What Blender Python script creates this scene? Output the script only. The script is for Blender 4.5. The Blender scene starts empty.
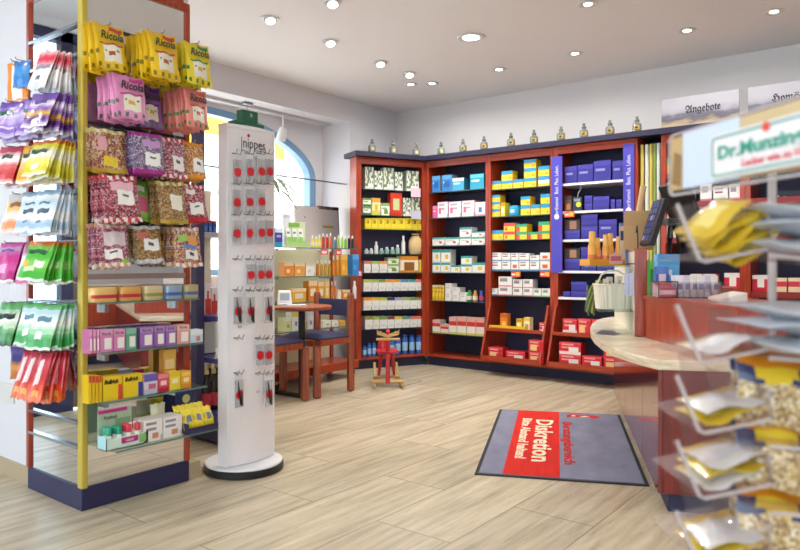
import bpy, math, random
from mathutils import Vector, Matrix
random.seed(7)
C = bpy.context.scene.collection
PI = math.pi

# ------------------------------------------------------------------ survey helpers
# The room was surveyed from the photograph: camera height 1.12 m, heading 38 degrees
# off the window wall.  These turn sight lines into points on real planes of the room.
H, F = 1.12, 690.0
TH = math.radians(38)
FV = Vector((-math.sin(TH), math.cos(TH), 0)); RV = Vector((math.cos(TH), math.sin(TH), 0))
def ray(u): return FV + RV * ((u - 400) / F)
def on_z(u, v, z):
    d = F * (H - z) / (v - 263); p = ray(u) * d; return Vector((p.x, p.y, z))
def on_Y(u, Y):
    r = ray(u); d = Y / r.y; return Vector((r.x * d, Y, 0)), d
def on_X(u, X):
    r = ray(u); d = X / r.x; return Vector((X, r.y * d, 0)), d
def zat(v, d): return H + (263 - v) / F * d

# ------------------------------------------------------------------ materials
def lin(c):
    c = c / 255.0
    return c / 12.92 if c <= 0.04045 else ((c + 0.055) / 1.055) ** 2.4
def rgb(h):
    h = h.lstrip('#'); return tuple(lin(int(h[i:i + 2], 16)) for i in (0, 2, 4)) + (1,)
_mats = {}
def newmat(name):
    m = bpy.data.materials.new(name); m.use_nodes = True
    return m, m.node_tree.nodes, m.node_tree.links, m.node_tree.nodes['Principled BSDF']
def mat(h, rough=.45, metal=0.0, coat=0.0, spec=.5):
    k = (h, rough, metal, coat, spec)
    if k in _mats: return _mats[k]
    m, n, l, b = newmat('paint_' + h.lstrip('#'))
    b.inputs['Roughness'].default_value = rough; b.inputs['Metallic'].default_value = metal
    b.inputs['Coat Weight'].default_value = coat; b.inputs['Specular IOR Level'].default_value = spec
    # a very slight print / paint variation
    tx = n.new('ShaderNodeTexNoise'); tx.inputs['Scale'].default_value = 35
    mx = n.new('ShaderNodeMix'); mx.data_type = 'RGBA'
    c = rgb(h); mx.inputs[6].default_value = tuple(x * .94 for x in c[:3]) + (1,); mx.inputs[7].default_value = c
    l.new(tx.outputs['Fac'], mx.inputs[0]); l.new(mx.outputs[2], b.inputs['Base Color'])
    _mats[k] = m; return m
def wood(a, b_, scale=6, axis='Z', rough=.32, coat=.25, name='wood'):
    k = ('wood', a, b_, scale, axis, rough)
    if k in _mats: return _mats[k]
    m, n, l, b = newmat(name)
    tc = n.new('ShaderNodeTexCoord'); mp = n.new('ShaderNodeMapping')
    s = {'X': (1, 14, 14), 'Y': (14, 1, 14), 'Z': (14, 14, 1)}[axis]
    mp.inputs['Scale'].default_value = s
    tx = n.new('ShaderNodeTexNoise'); tx.inputs['Scale'].default_value = scale; tx.inputs['Detail'].default_value = 6
    cr = n.new('ShaderNodeValToRGB'); cr.color_ramp.elements[0].color = rgb(a); cr.color_ramp.elements[1].color = rgb(b_)
    cr.color_ramp.elements[0].position = .3; cr.color_ramp.elements[1].position = .7
    l.new(tc.outputs['Object'], mp.inputs[0]); l.new(mp.outputs[0], tx.inputs[0]); l.new(tx.outputs['Fac'], cr.inputs[0])
    l.new(cr.outputs[0], b.inputs['Base Color'])
    b.inputs['Roughness'].default_value = rough; b.inputs['Coat Weight'].default_value = coat; b.inputs['Coat Roughness'].default_value = .15
    _mats[k] = m; return m
def clear(name, tint='#FFFFFF', fac=.15, rough=.05, refl=.06):
    """thin clear sheet: mostly transparent, Fresnel-like reflection, a share (fac) of milky body"""
    k = ('clear', name)
    if k in _mats: return _mats[k]
    m = bpy.data.materials.new(name); m.use_nodes = True; n = m.node_tree.nodes; l = m.node_tree.links; n.clear()
    o = n.new('ShaderNodeOutputMaterial'); t = n.new('ShaderNodeBsdfTransparent'); t.inputs[0].default_value = rgb(tint)
    g = n.new('ShaderNodeBsdfPrincipled'); g.inputs['Base Color'].default_value = rgb(tint); g.inputs['Roughness'].default_value = rough
    gl = n.new('ShaderNodeBsdfGlossy'); gl.inputs['Roughness'].default_value = rough
    x = n.new('ShaderNodeMixShader'); x.inputs[0].default_value = fac
    lw = n.new('ShaderNodeLayerWeight'); lw.inputs[0].default_value = .25; mm = n.new('ShaderNodeMath'); mm.operation = 'MULTIPLY'; mm.inputs[1].default_value = refl * 5
    y = n.new('ShaderNodeMixShader')
    l.new(t.outputs[0], x.inputs[1]); l.new(g.outputs[0], x.inputs[2]); l.new(lw.outputs['Fresnel'], mm.inputs[0]); l.new(mm.outputs[0], y.inputs[0])
    l.new(x.outputs[0], y.inputs[1]); l.new(gl.outputs[0], y.inputs[2]); l.new(y.outputs[0], o.inputs[0])
    _mats[k] = m; return m
def sweets(name, cols, scale=9):
    k = ('sweets', name)
    if k in _mats: return _mats[k]
    m, n, l, b = newmat(name)
    tc = n.new('ShaderNodeTexCoord'); vo = n.new('ShaderNodeTexVoronoi'); vo.inputs['Scale'].default_value = scale * 13
    sp = n.new('ShaderNodeSeparateColor'); cr = n.new('ShaderNodeValToRGB'); cr.color_ramp.interpolation = 'CONSTANT'
    el = cr.color_ramp.elements
    el[0].color = rgb(cols[0]); el[1].color = rgb(cols[1]); el[1].position = 1 / len(cols)
    for i in range(2, len(cols)): e = el.new(i / len(cols)); e.color = rgb(cols[i])
    l.new(tc.outputs['Object'], vo.inputs['Vector']); l.new(vo.outputs['Color'], sp.inputs[0]); l.new(sp.outputs[0], cr.inputs[0])
    bm = n.new('ShaderNodeBump'); bm.inputs['Strength'].default_value = .5; bm.inputs['Distance'].default_value = .003
    l.new(vo.outputs['Distance'], bm.inputs['Height']); l.new(bm.outputs[0], b.inputs['Normal'])
    l.new(cr.outputs[0], b.inputs['Base Color']); b.inputs['Roughness'].default_value = .25; b.inputs['Coat Weight'].default_value = .5
    _mats[k] = m; return m

MAHOG = wood('#8A2915', '#B64420', 4, 'Z', name='mahogany')
MAHOGX = wood('#8A2915', '#BA4824', 4, 'X', name='mahogany_rail')
MAHOGD = wood('#64150F', '#7E1E15', 4, 'Z', .12, .6, name='lacquered_mahogany')
CHAIRW = wood('#80331A', '#B05428', 4, 'Z', .3, .3, name='chair_wood')
NAVY = mat('#2A2950', .5); NAVYD = mat('#2A2C4A', .6); STEEL = mat('#B9BEC4', .25, 1); WIRE = mat('#8A8D92', .3, 1)
MIRROR = mat('#E4E6E8', .015, 1); GLASS = clear('shelf_glass', '#EEF7F3', .06); GEDGE = mat('#5F8078', .2)
WHITE = mat('#ECEBEC', .5); CREAM = mat('#EBDDBE', .5); BLACK = mat('#141416', .45); GOLD = mat('#C9AE4C', .35, .3)
ACRYL = clear('acrylic', '#F5F0F0', .04, .3, .02); FILM = clear('film', '#F2F2F4', .3, .12)

# ------------------------------------------------------------------ mesh helpers
class MB:
    def __init__(s): s.v, s.f, s.m, s.mats = [], [], [], []
    def mi(s, m):
        if m not in s.mats: s.mats.append(m)
        return s.mats.index(m)
    def add(s, vs, fs, m, M=None):
        o = len(s.v); s.v += [tuple(M @ Vector(p)) if M else tuple(p) for p in vs]
        i = s.mi(m); s.f += [tuple(o + k for k in f) for f in fs]; s.m += [i] * len(fs); return s
    def box(s, a, b, m, M=None):
        x0, y0, z0 = a; x1, y1, z1 = b
        if x0 > x1: x0, x1 = x1, x0
        if y0 > y1: y0, y1 = y1, y0
        if z0 > z1: z0, z1 = z1, z0
        return s.add([(x0, y0, z0), (x1, y0, z0), (x1, y1, z0), (x0, y1, z0), (x0, y0, z1), (x1, y0, z1), (x1, y1, z1), (x0, y1, z1)],
                     [(0, 3, 2, 1), (4, 5, 6, 7), (0, 1, 5, 4), (1, 2, 6, 5), (2, 3, 7, 6), (3, 0, 4, 7)], m, M)
    def prism(s, poly, z0, z1, m, M=None):
        n = len(poly)
        a = sum(poly[i][0] * poly[(i + 1) % n][1] - poly[(i + 1) % n][0] * poly[i][1] for i in range(n))
        if a < 0: poly = poly[::-1]
        vs = [(p[0], p[1], z0) for p in poly] + [(p[0], p[1], z1) for p in poly]
        fs = [tuple(range(n - 1, -1, -1)), tuple(range(n, 2 * n))] + [(i, (i + 1) % n, n + (i + 1) % n, n + i) for i in range(n)]
        return s.add(vs, fs, m, M)
    def lathe(s, prof, m, seg=16, M=None, sx=1.0, sy=1.0):
        vs, fs = [], []
        for r, z in prof:
            for k in range(seg): a = 2 * PI * k / seg; vs.append((r * sx * math.cos(a), r * sy * math.sin(a), z))
        for i in range(len(prof) - 1):
            for k in range(seg):
                a, b = i * seg + k, i * seg + (k + 1) % seg; fs.append((a, b, b + seg, a + seg))
        fs.append(tuple(range(seg - 1, -1, -1))); fs.append(tuple((len(prof) - 1) * seg + k for k in range(seg)))
        return s.add(vs, fs, m, M)
    def tube(s, pts, r, m, seg=8, M=None):
        pts = [Vector(p) for p in pts]; vs, fs = [], []
        rr = r if isinstance(r, (list, tuple)) else [r] * len(pts)
        for i, p in enumerate(pts):
            t = (pts[min(i + 1, len(pts) - 1)] - pts[max(i - 1, 0)]).normalized()
            q = t.to_track_quat('Z', 'Y')
            for k in range(seg):
                a = 2 * PI * k / seg; vs.append(p + q @ Vector((rr[i] * math.cos(a), rr[i] * math.sin(a), 0)))
        for i in range(len(pts) - 1):
            for k in range(seg):
                a, b = i * seg + k, i * seg + (k + 1) % seg; fs.append((a, b, b + seg, a + seg))
        fs.append(tuple(range(seg - 1, -1, -1))); fs.append(tuple((len(pts) - 1) * seg + k for k in range(seg)))
        return s.add(vs, fs, m, M)
    def mesh(s, name, off=None, smooth=False):
        me = bpy.data.meshes.new(name)
        vs = s.v if off is None else [(x - off[0], y - off[1], z - off[2]) for x, y, z in s.v]
        me.from_pydata(vs, [], s.f)
        for m in s.mats: me.materials.append(m)
        me.polygons.foreach_set('material_index', s.m)
        if smooth:
            me.polygons.foreach_set('use_smooth', [True] * len(s.f))
            try: me.set_sharp_from_angle(angle=math.radians(40))
            except Exception: pass
        me.update(); return me

def tag(o, label=None, cat=None, group=None, kind=None):
    if label: o['label'] = label
    if cat: o['category'] = cat
    if group: o['group'] = group
    if kind: o['kind'] = kind
    return o
def link(name, me, parent=None):
    o = bpy.data.objects.new(name, me); C.objects.link(o)
    if parent is not None: o.parent = parent
    return o
def obj(name, mb, parent=None, local=False, smooth=False, bevel=0):
    """one mesh object; world-coordinate geometry is shifted into its unrotated parent chain's frame"""
    off = None
    if parent is not None and not local:
        off = Vector((0, 0, 0)); q = parent
        while q is not None: off += q.location; q = q.parent
    o = link(name, mb.mesh(name, off, smooth), parent)
    if bevel:
        b = o.modifiers.new('edge', 'BEVEL'); b.width = bevel; b.segments = 2; b.limit_method = 'ANGLE'
    return o
def thing(name, loc, label, cat, group=None, rz=0):
    o = bpy.data.objects.new(name, None); C.objects.link(o); o.location = loc; o.rotation_euler = (0, 0, rz)
    o.empty_display_size = .1
    return tag(o, label, cat, group)
def struct(name, mb, smooth=False, parent=None):
    o = obj(name, mb, parent, smooth=smooth)
    if parent is None: o['kind'] = 'structure'
    return o
def copy_tree(o, parent=None):
    c = o.copy(); C.objects.link(c)
    if parent is not None: c.parent = parent
    for ch in list(o.children): copy_tree(ch, c)
    return c
_txt = {}
def text(body, size, m, M, parent, name='lettering', shear=0, bold=0, width=None):
    """raised lettering: M maps text x/y/z to the parent's (world-axis) frame"""
    k = (body, size, shear, bold, m.name)
    if k not in _txt:
        cu = bpy.data.curves.new('lettering', 'FONT'); cu.body = body; cu.size = size; cu.align_x = 'CENTER'; cu.align_y = 'CENTER'
        cu.extrude = .0004; cu.shear = shear; cu.offset = bold; cu.resolution_u = 2
        t = bpy.data.objects.new('lettering', cu); C.objects.link(t)
        dg = bpy.context.evaluated_depsgraph_get(); me = bpy.data.meshes.new_from_object(t.evaluated_get(dg))
        bpy.data.objects.remove(t); me.materials.clear(); me.materials.append(m); me.name = 'lettering'
        _txt[k] = me
    me = _txt[k]; o = link(name, me, parent)
    if width:
        xs = [v.co.x for v in me.vertices]; w = max(xs) - min(xs); M = M @ Matrix.Diagonal((width / w, 1, 1, 1))
    o.matrix_local = M; return o
def frame(o, x, y):
    x = Vector(x).normalized(); y = Vector(y).normalized(); z = x.cross(y)
    return Matrix(((x.x, y.x, z.x, o[0]), (x.y, y.y, z.y, o[1]), (x.z, y.z, z.z, o[2]), (0, 0, 0, 1)))
def fraktur(s):
    ex = {'C': 0x212D, 'H': 0x210C, 'I': 0x2111, 'R': 0x211C, 'Z': 0x2128}; out = ''
    for ch in s:
        if ch in ex: out += chr(ex[ch])
        elif 'A' <= ch <= 'Z': out += chr(0x1D504 + ord(ch) - 65)
        elif 'a' <= ch <= 'z': out += chr(0x1D51E + ord(ch) - 97)
        else: out += ch
    return out
def script(s):
    return ''.join(chr(0x1D4D0 + ord(c) - 65) if 'A' <= c <= 'Z' else chr(0x1D4EA + ord(c) - 97) if 'a' <= c <= 'z' else c for c in s)
ORD = ['zeroth', 'first', 'second', 'third', 'fourth', 'fifth', 'sixth', 'seventh', 'eighth', 'ninth', 'tenth', 'eleventh', 'twelfth', 'thirteenth']

# ------------------------------------------------------------------ room shell
ZC = 2.93
def wallmat(h, name):
    m, n, l, b = newmat(name)
    tx = n.new('ShaderNodeTexNoise'); tx.inputs['Scale'].default_value = 90
    bp = n.new('ShaderNodeBump'); bp.inputs['Strength'].default_value = .05
    l.new(tx.outputs['Fac'], bp.inputs['Height']); l.new(bp.outputs[0], b.inputs['Normal'])
    b.inputs['Base Color'].default_value = rgb(h); b.inputs['Roughness'].default_value = .85; return m
WALL = wallmat('#DDDBE0', 'white_plaster'); CEIL = wallmat('#EFECED', 'ceiling_paint'); WALLB = wallmat('#DAD8D9', 'back_plaster')

def travertine():
    m, n, l, b = newmat('travertine')
    tc = n.new('ShaderNodeTexCoord')
    mp = n.new('ShaderNodeMapping'); mp.inputs['Rotation'].default_value = (0, 0, PI / 2)
    br = n.new('ShaderNodeTexBrick'); br.inputs['Scale'].default_value = 1; br.inputs['Brick Width'].default_value = 1.15
    br.inputs['Row Height'].default_value = .385; br.inputs['Mortar Size'].default_value = .0022; br.inputs['Mortar Smooth'].default_value = .1
    br.inputs['Color1'].default_value = (0, 0, 0, 1); br.inputs['Color2'].default_value = (1, 1, 1, 1); br.inputs['Mortar'].default_value = (.5, .5, .5, 1)
    br.inputs['Bias'].default_value = 0; br.offset = .45
    l.new(tc.outputs['Object'], mp.inputs[0]); l.new(mp.outputs[0], br.inputs['Vector'])
    # veins running along each slab
    mp2 = n.new('ShaderNodeMapping'); mp2.inputs['Scale'].default_value = (11, .9, 1)
    l.new(tc.outputs['Object'], mp2.inputs[0])
    ofs = n.new('ShaderNodeVectorMath'); ofs.operation = 'MULTIPLY_ADD'; ofs.inputs[1].default_value = (3.1, 7.7, 0)
    l.new(br.outputs['Color'], ofs.inputs[0]); l.new(mp2.outputs[0], ofs.inputs[2])
    n1 = n.new('ShaderNodeTexNoise'); n1.inputs['Scale'].default_value = 1.6; n1.inputs['Detail'].default_value = 9; n1.inputs['Roughness'].default_value = .62
    l.new(ofs.outputs[0], n1.inputs['Vector'])
    cr = n.new('ShaderNodeValToRGB'); e = cr.color_ramp.elements
    e[0].position = .28; e[0].color = rgb('#9A8E78'); e[1].position = .72; e[1].color = rgb('#DBD0BA')
    k = e.new(.5); k.color = rgb('#C5B79C')
    l.new(n1.outputs['Fac'], cr.inputs[0])
    mxt = n.new('ShaderNodeMix'); mxt.data_type = 'RGBA'; mxt.blend_type = 'MULTIPLY'; mxt.inputs[0].default_value = .16
    l.new(cr.outputs[0], mxt.inputs[6]); l.new(br.outputs['Color'], mxt.inputs[7])
    # darker pores
    n2 = n.new('ShaderNodeTexNoise'); n2.inputs['Scale'].default_value = 9; n2.inputs['Detail'].default_value = 4
    l.new(ofs.outputs[0], n2.inputs['Vector'])
    cp = n.new('ShaderNodeValToRGB'); cp.color_ramp.elements[0].position = .30; cp.color_ramp.elements[0].color = (.62, .57, .5, 1)
    cp.color_ramp.elements[1].position = .40; cp.color_ramp.elements[1].color = (1, 1, 1, 1)
    l.new(n2.outputs['Fac'], cp.inputs[0])
    mp_ = n.new('ShaderNodeMix'); mp_.data_type = 'RGBA'; mp_.blend_type = 'MULTIPLY'; mp_.inputs[0].default_value = .6
    l.new(mxt.outputs[2], mp_.inputs[6]); l.new(cp.outputs[0], mp_.inputs[7])
    mo = n.new('ShaderNodeMix'); mo.data_type = 'RGBA'; mo.inputs[7].default_value = rgb('#6F6048')
    l.new(br.outputs['Fac'], mo.inputs[0]); l.new(mp_.outputs[2], mo.inputs[6]); l.new(mo.outputs[2], b.inputs['Base Color'])
    b.inputs['Roughness'].default_value = .34; b.inputs['Specular IOR Level'].default_value = .45
    return m
TRAV = travertine()
struct('floor', MB().box((-5.65, -2.6, -.1), (3.6, 6.6, 0), TRAV))
struct('ceiling', MB().box((-5.75, -2.6, ZC), (3.7, 6.75, ZC + .1), CEIL))
struct('wall_back', MB().box((-5.75, 6.52, 0), (3.7, 6.7, ZC), WALLB))
# right side of the shop: plain wall, seen in the mirrors
struct('wall_right', MB().box((3.5, -2.6, 0), (3.65, 6.52, ZC), WALLB))
# window wall: solid beyond the niche, pieces around it
SOF = 2.68
wl = MB()
wl.box((-5.75, 5.69, 0), (-5.15, 6.52, ZC), WALL)            # between niche and corner
wl.box((-5.75, 2.165, SOF), (-5.15, 5.69, ZC), WALL)          # over the niche
wl.box((-5.57, 2.165, 0), (-5.15, 5.69, 1.0), WALL)           # under the sill
struct('wall_window', wl)
# back of the niche with its arched opening
yc, hw, z0, rise = 4.1, 1.48, 2.06, .58
def arch(hw, rise, n=28): return [(yc + hw * math.cos(PI * k / n), z0 + rise * math.sin(PI * k / n)) for k in range(n + 1)]
nb = MB()
A = arch(hw, rise)
poly = []
for k in range(len(A) - 1):
    (ya, za), (yb, zb) = A[k], A[k + 1]
    vs = [(x, y, z) for x in (-5.57, -5.75) for y, z in ((ya, za), (ya, 2.75), (yb, 2.75), (yb, zb))]
    nb.add(vs, [(0, 1, 2, 3), (7, 6, 5, 4), (3, 7, 4, 0)], WALL)
nb.box((-5.75, yc + hw, 1.0), (-5.57, 5.69, 2.75), WALL); nb.box((-5.75, 2.165, 1.0), (-5.57, yc - hw, 2.75), WALL)
nb.box((-5.75, 2.165, 0), (-5.57, 5.69, 1.0), WALL)
struct('wall_niche', nb)
# the window itself: blue arched frame, transom bar, mullion, pane
BLUEF = mat('#7FA9D0', .4)
w1 = MB()
B_ = arch(hw - .085, rise - .07)
for k in range(len(A) - 1):
    vs = [(x, p[0], p[1]) for x in (-5.58, -5.68) for p in (A[k], A[k + 1], B_[k + 1], B_[k])]
    w1.add(vs, [(0, 3, 2, 1), (4, 5, 6, 7), (3, 7, 6, 2), (0, 1, 5, 4)], BLUEF)
w1.box((-5.68, yc + hw - .085, 1.0), (-5.58, yc + hw, z0), BLUEF); w1.box((-5.68, yc - hw, 1.0), (-5.58, yc - hw + .085, z0), BLUEF)
w1.box((-5.68, yc - hw, 1.0), (-5.58, yc + hw, 1.06), BLUEF)
win = struct('window_1', w1)
pane = MB(); q = arch(hw - .08, rise - .065)
pane.add([(-5.64, yc + hw - .08, 1.05)] + [(-5.64, y, z) for y, z in q] + [(-5.64, yc - hw + .08, 1.05)], [tuple(range(len(q) + 2))], clear('window_pane', '#F4FAFF', .06))
obj('pane', pane, win)
# pillar with the mirrored tower at its end
struct('wall_pillar', MB().box((-5.15, 1.6, 0), (-3.10, 2.165, ZC), WALL))
STONE = mat('#B7A588', .5)
bb = MB().box((-5.15, 1.588, 0), (-3.58, 1.6, .085), STONE).box((-3.58, 2.166, 0), (-3.101, 2.205, .085), STONE).box((-3.10, 2.136, 0), (-3.05, 2.205, .085), STONE)
struct('baseboard_pillar', bb)
# shop front behind the camera: glazing between white piers
fr = MB().box((-5.15, -2.6, 0), (-4.7, -2.45, ZC), WALL).box((-1.2, -2.6, 0), (-.9, -2.45, ZC), WALL).box((3.1, -2.6, 0), (3.5, -2.45, ZC), WALL)
fr.box((-4.7, -2.6, 2.8), (3.1, -2.45, ZC), WALL).box((-4.7, -2.6, 0), (3.1, -2.45, .2), WALL)
struct('wall_front', fr)
for i, (a, b) in enumerate(((-4.7, -1.2), (-.9, 3.1))):
    w = MB()
    for x in (a, (a + b) / 2 - .03, b - .06): w.box((x, -2.56, .2), (x + .06, -2.5, 2.8), NAVY)
    w.box((a, -2.56, .2), (b, -2.5, .26), NAVY); w.box((a, -2.56, 2.74), (b, -2.5, 2.8), NAVY)
    wo = struct('window_%d' % (i + 2), w)
    obj('pane', MB().box((a + .02, -2.535, .23), (b - .02, -2.525, 2.77), clear('front_pane', '#F2F6F8', .05)), wo)
# entrance wall on the street side, before the pillar: door in a navy frame, brown panel
wd = MB().box((-5.3, -2.6, 0), (-5.15, -.75, ZC), WALL).box((-5.3, 1.25, 0), (-5.15, 1.6, ZC), WALL).box((-5.3, -.75, 2.86), (-5.15, 1.25, ZC), WALL)
struct('wall_left', wd)
d1 = MB()
for y in (-.75, .05, .55, 1.17): d1.box((-5.26, y, 0), (-5.18, y + .09, 2.86), NAVY)
d1.box((-5.26, -.75, 2.78), (-5.18, 1.26, 2.86), NAVY); d1.box((-5.26, -.75, 0), (-5.18, .05, .12), NAVY); d1.box((-5.26, .64, 0), (-5.18, 1.17, .12), NAVY)
dr = struct('door_1', d1)
obj('panel', MB().box((-5.24, .14, .02), (-5.2, .55, 2.78), mat('#6E604B', .5)), dr)
obj('pane', MB().box((-5.23, .64, .12), (-5.215, 1.17, 2.78), clear('door_pane', '#EAF4FA', .08)).box((-5.23, -.66, .12), (-5.215, .05, 2.78), clear('door_pane')), dr)
# street outside the arched window
fa = MB().box((-9.3, .5, -.5), (-9, 11, 2.92), mat('#EDEAE6', .8)).box((-9.3, .5, 2.92), (-8.95, 11, 6), mat('#E3B81E', .8))
struct('exterior_wall', fa)
for i, y in enumerate((5.55, 6.35, 7.45, 8.2)):
    w = MB().box((-8.99, y, 2.25), (-8.92, y + .5, 3.12), mat('#F4F2EE', .6)).box((-8.93, y + .1, 2.32), (-8.91, y + .4, 3.04), mat('#9CCDD6', .3))
    struct('window_%d' % (i + 4), w)
struct('ground', MB().box((-16, -16, -.25), (9, 14, -.12), mat('#C2BFBA', .9)))
tag(obj('outlet', MB().box((-4.02, 1.592, .385), (-3.80, 1.5995, .485), mat('#DAD6D0', .4))), 'white double wall socket low on the plastered pillar', 'socket')

# ------------------------------------------------------------------ things: product makers
def carton_mesh(w, d, h, art, nx=9, ny=8):
    mb = MB(); fn, side = art
    g = lambda i, j: (-w / 2 + w * i / nx, 0, h * j / ny)
    vs = [g(i, j) for j in range(ny + 1) for i in range(nx + 1)]
    cols = {}
    for j in range(ny):
        for i in range(nx): cols.setdefault(fn((i + .5) / nx, (j + .5) / ny), []).append((j * (nx + 1) + i, j * (nx + 1) + i + 1, (j + 1) * (nx + 1) + i + 1, (j + 1) * (nx + 1) + i))
    first = True
    for c, fs in cols.items():
        if first: mb.add(vs, fs, mat(c, .38)); first = False
        else:
            k = mb.mi(mat(c, .38)); mb.f += fs; mb.m += [k] * len(fs)
    n = nx + 1; top = ny * n
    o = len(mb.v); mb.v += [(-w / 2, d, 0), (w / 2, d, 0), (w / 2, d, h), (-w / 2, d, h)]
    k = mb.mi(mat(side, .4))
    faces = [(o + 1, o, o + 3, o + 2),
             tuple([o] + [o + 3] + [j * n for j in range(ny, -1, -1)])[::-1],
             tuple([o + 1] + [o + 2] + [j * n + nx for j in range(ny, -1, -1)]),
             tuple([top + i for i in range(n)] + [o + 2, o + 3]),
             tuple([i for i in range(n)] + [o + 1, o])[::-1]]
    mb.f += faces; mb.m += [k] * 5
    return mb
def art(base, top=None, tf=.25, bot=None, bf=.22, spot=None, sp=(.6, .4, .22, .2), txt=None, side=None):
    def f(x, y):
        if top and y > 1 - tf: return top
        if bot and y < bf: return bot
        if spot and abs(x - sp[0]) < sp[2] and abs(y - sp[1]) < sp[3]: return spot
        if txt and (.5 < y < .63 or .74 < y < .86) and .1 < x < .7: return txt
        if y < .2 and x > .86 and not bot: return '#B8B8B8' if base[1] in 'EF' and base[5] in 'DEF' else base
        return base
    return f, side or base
def carton(name, w, d, h, a): return link(name, carton_mesh(w, d, h, a).mesh(name))

def bottle(name, r, h, body, cap, label=None, sq=1.0):
    b = MB(); m = mat(body, .25)
    b.lathe([(r * .9, 0), (r, .006), (r, h * .62), (r * .55, h * .76), (r * .5, h * .8)], m, 14, sy=sq)
    o = link(name, b.mesh(name, None, True))
    c = MB().lathe([(r * .55, h * .78), (r * .55, h * .97), (r * .48, h)], mat(cap, .35), 12, sy=sq)
    link('cap', c.mesh('cap', None, True), o)
    if label:
        l = MB().lathe([(r * 1.02, h * .16), (r * 1.02, h * .5)], mat(label, .4), 14, sy=sq); link('wrapper', l.mesh('wrapper', None, True), o)
    return o

# bag: hangs from its top edge at the origin, front towards local -Y
def bag_mesh(w, h, t, fn, nx=12, ny=16, seed=0, special=None):
    rnd = random.Random(seed); mb = MB(); vs = []
    for side in (0, 1):
        for j in range(ny + 1):
            for i in range(nx + 1):
                x, y = i / nx, j / ny
                pr = (max(0, math.sin(PI * x)) ** .55) * (max(0, math.sin(PI * min(1, max(0, (y - .02) / .96)))) ** .6)
                pr *= 1.0 + .35 * (.5 - y)
                cr_ = .16 * math.sin(9 * x + 5 * y + seed * 2) * math.sin(7 * y - 4 * x + seed)
                k = (t * .5 * pr * (1 + rnd.uniform(-.2, .2) + cr_) + .0008) * (-1 if side == 0 else 1)
                wv = .012 * w * math.sin(11 * y + seed) * (abs(x - .5) * 2)
                vs.append(((x - .5) * w * (1 - .05 * math.sin(PI * y)) + wv, k + .006 * math.sin(6 * x + seed * 3) * (1 - y), -h + h * y + .003 * math.sin(14 * x + seed)))
    n = nx + 1; s2 = n * (ny + 1); groups = {}
    for j in range(ny):
        for i in range(nx):
            a = j * n + i; c = fn((i + .5) / nx, (j + .5) / ny, 0); groups.setdefault(c, []).append((a, a + 1, a + n + 1, a + n))
            c = fn(1 - (i + .5) / nx, (j + .5) / ny, 1); groups.setdefault(c, []).append((s2 + a, s2 + a + n, s2 + a + n + 1, s2 + a + 1))
    ec = fn(.98, .3, 1)
    for j in range(ny):
        a = j * n; groups.setdefault(ec, []).extend([(a, a + n, s2 + a + n, s2 + a)]); a = j * n + nx; groups[ec].append((a, s2 + a, s2 + a + n, a + n))
    for i in range(nx):
        groups[ec].append((i, s2 + i, s2 + i + 1, i + 1)); a = ny * n + i; groups[ec].append((a, a + 1, s2 + a + 1, s2 + a))
    mb.v = vs
    for c, fs in groups.items():
        m = c if isinstance(c, bpy.types.Material) else mat(c, .26, 0, .3)
        k = mb.mi(m); mb.f += fs; mb.m += [k] * len(fs)
    return mb.mesh('bag', None, True)

# ------------------------------------------------------------------ wall shelving
# Each bay: front base line from P along D (unit), N points into the cabinet.
class Bay:
    def __init__(s, P, Q, depth, where):
        s.P, s.Q = Vector((P[0], P[1], 0)), Vector((Q[0], Q[1], 0)); s.D = (s.Q - s.P).normalized(); s.L = (s.Q - s.P).length
        s.N = Vector((-s.D.y, s.D.x, 0)); s.depth = depth; s.where = where
        s.rz = math.atan2(s.D.y, s.D.x)
    def hit(s, u, inset=.03):
        """metres along the shelf front (set back by inset) seen under sight line u, and distance"""
        r = ray(u); o = s.P + s.N * inset
        d = o.dot(s.N) / r.dot(s.N); return (r * d - o).dot(s.D), d
    def at(s, t, inset, z): p = s.P + s.D * t + s.N * inset; return Vector((p.x, p.y, z))
    def M(s): return Matrix.Translation(s.P) @ Matrix.Rotation(s.rz, 4, 'Z')

ZTOP = 2.285
def shelf_unit(bay, name, label, shelf_z, glass=True, white=False, rev=(.05, .05), bin_=None, kick=.10):
    root = thing(name, bay.P, label, 'shelving', None, bay.rz); L, dp = bay.L, bay.depth
    lo = lambda n, mb, **k: obj(n, mb, root, True, **k)
    lo('side_panel', MB().box((0, 0, kick), (rev[0], dp, 2.235), MAHOG), bevel=.003)
    if rev[1]: lo('side_panel', MB().box((L - rev[1], 0, kick), (L, dp, 2.235), MAHOG), bevel=.003)
    lo('back_panel', MB().box((rev[0], dp - .02, kick), (L - rev[1], dp, 2.235), NAVYD))
    lo('fascia', MB().box((rev[0], .004, 2.165), (L - rev[1], .03, 2.235), MAHOGX))
    lo('toe_kick', MB().box((.0, .05, 0), (L, dp, kick), NAVYD))
    lo('bottom_board', MB().box((rev[0], .0, kick), (L - rev[1], dp - .02, kick + .025), MAHOGX))
    for z in shelf_z:
        b = MB()
        if white:
            b.box((rev[0] + .002, .005, z - .022), (L - rev[1] - .002, dp - .022, z), WHITE)
        else:
            b.box((rev[0] + .002, .02, z - .008), (L - rev[1] - .002, dp - .022, z), clear('cabinet_glass', '#C9DAD6', .25)); b.box((rev[0] + .002, .012, z - .009), (L - rev[1] - .002, .0199, z), mat('#394A4C', .2))
        lo('shelf', b)
    return root
_count = {}
def put(bay, o, t, z, inset=.03, label=None, cat='carton', group=None):
    o.location = bay.at(t, inset, z); o.rotation_euler = (0, 0, bay.rz); return tag(o, label, cat, group)

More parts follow.
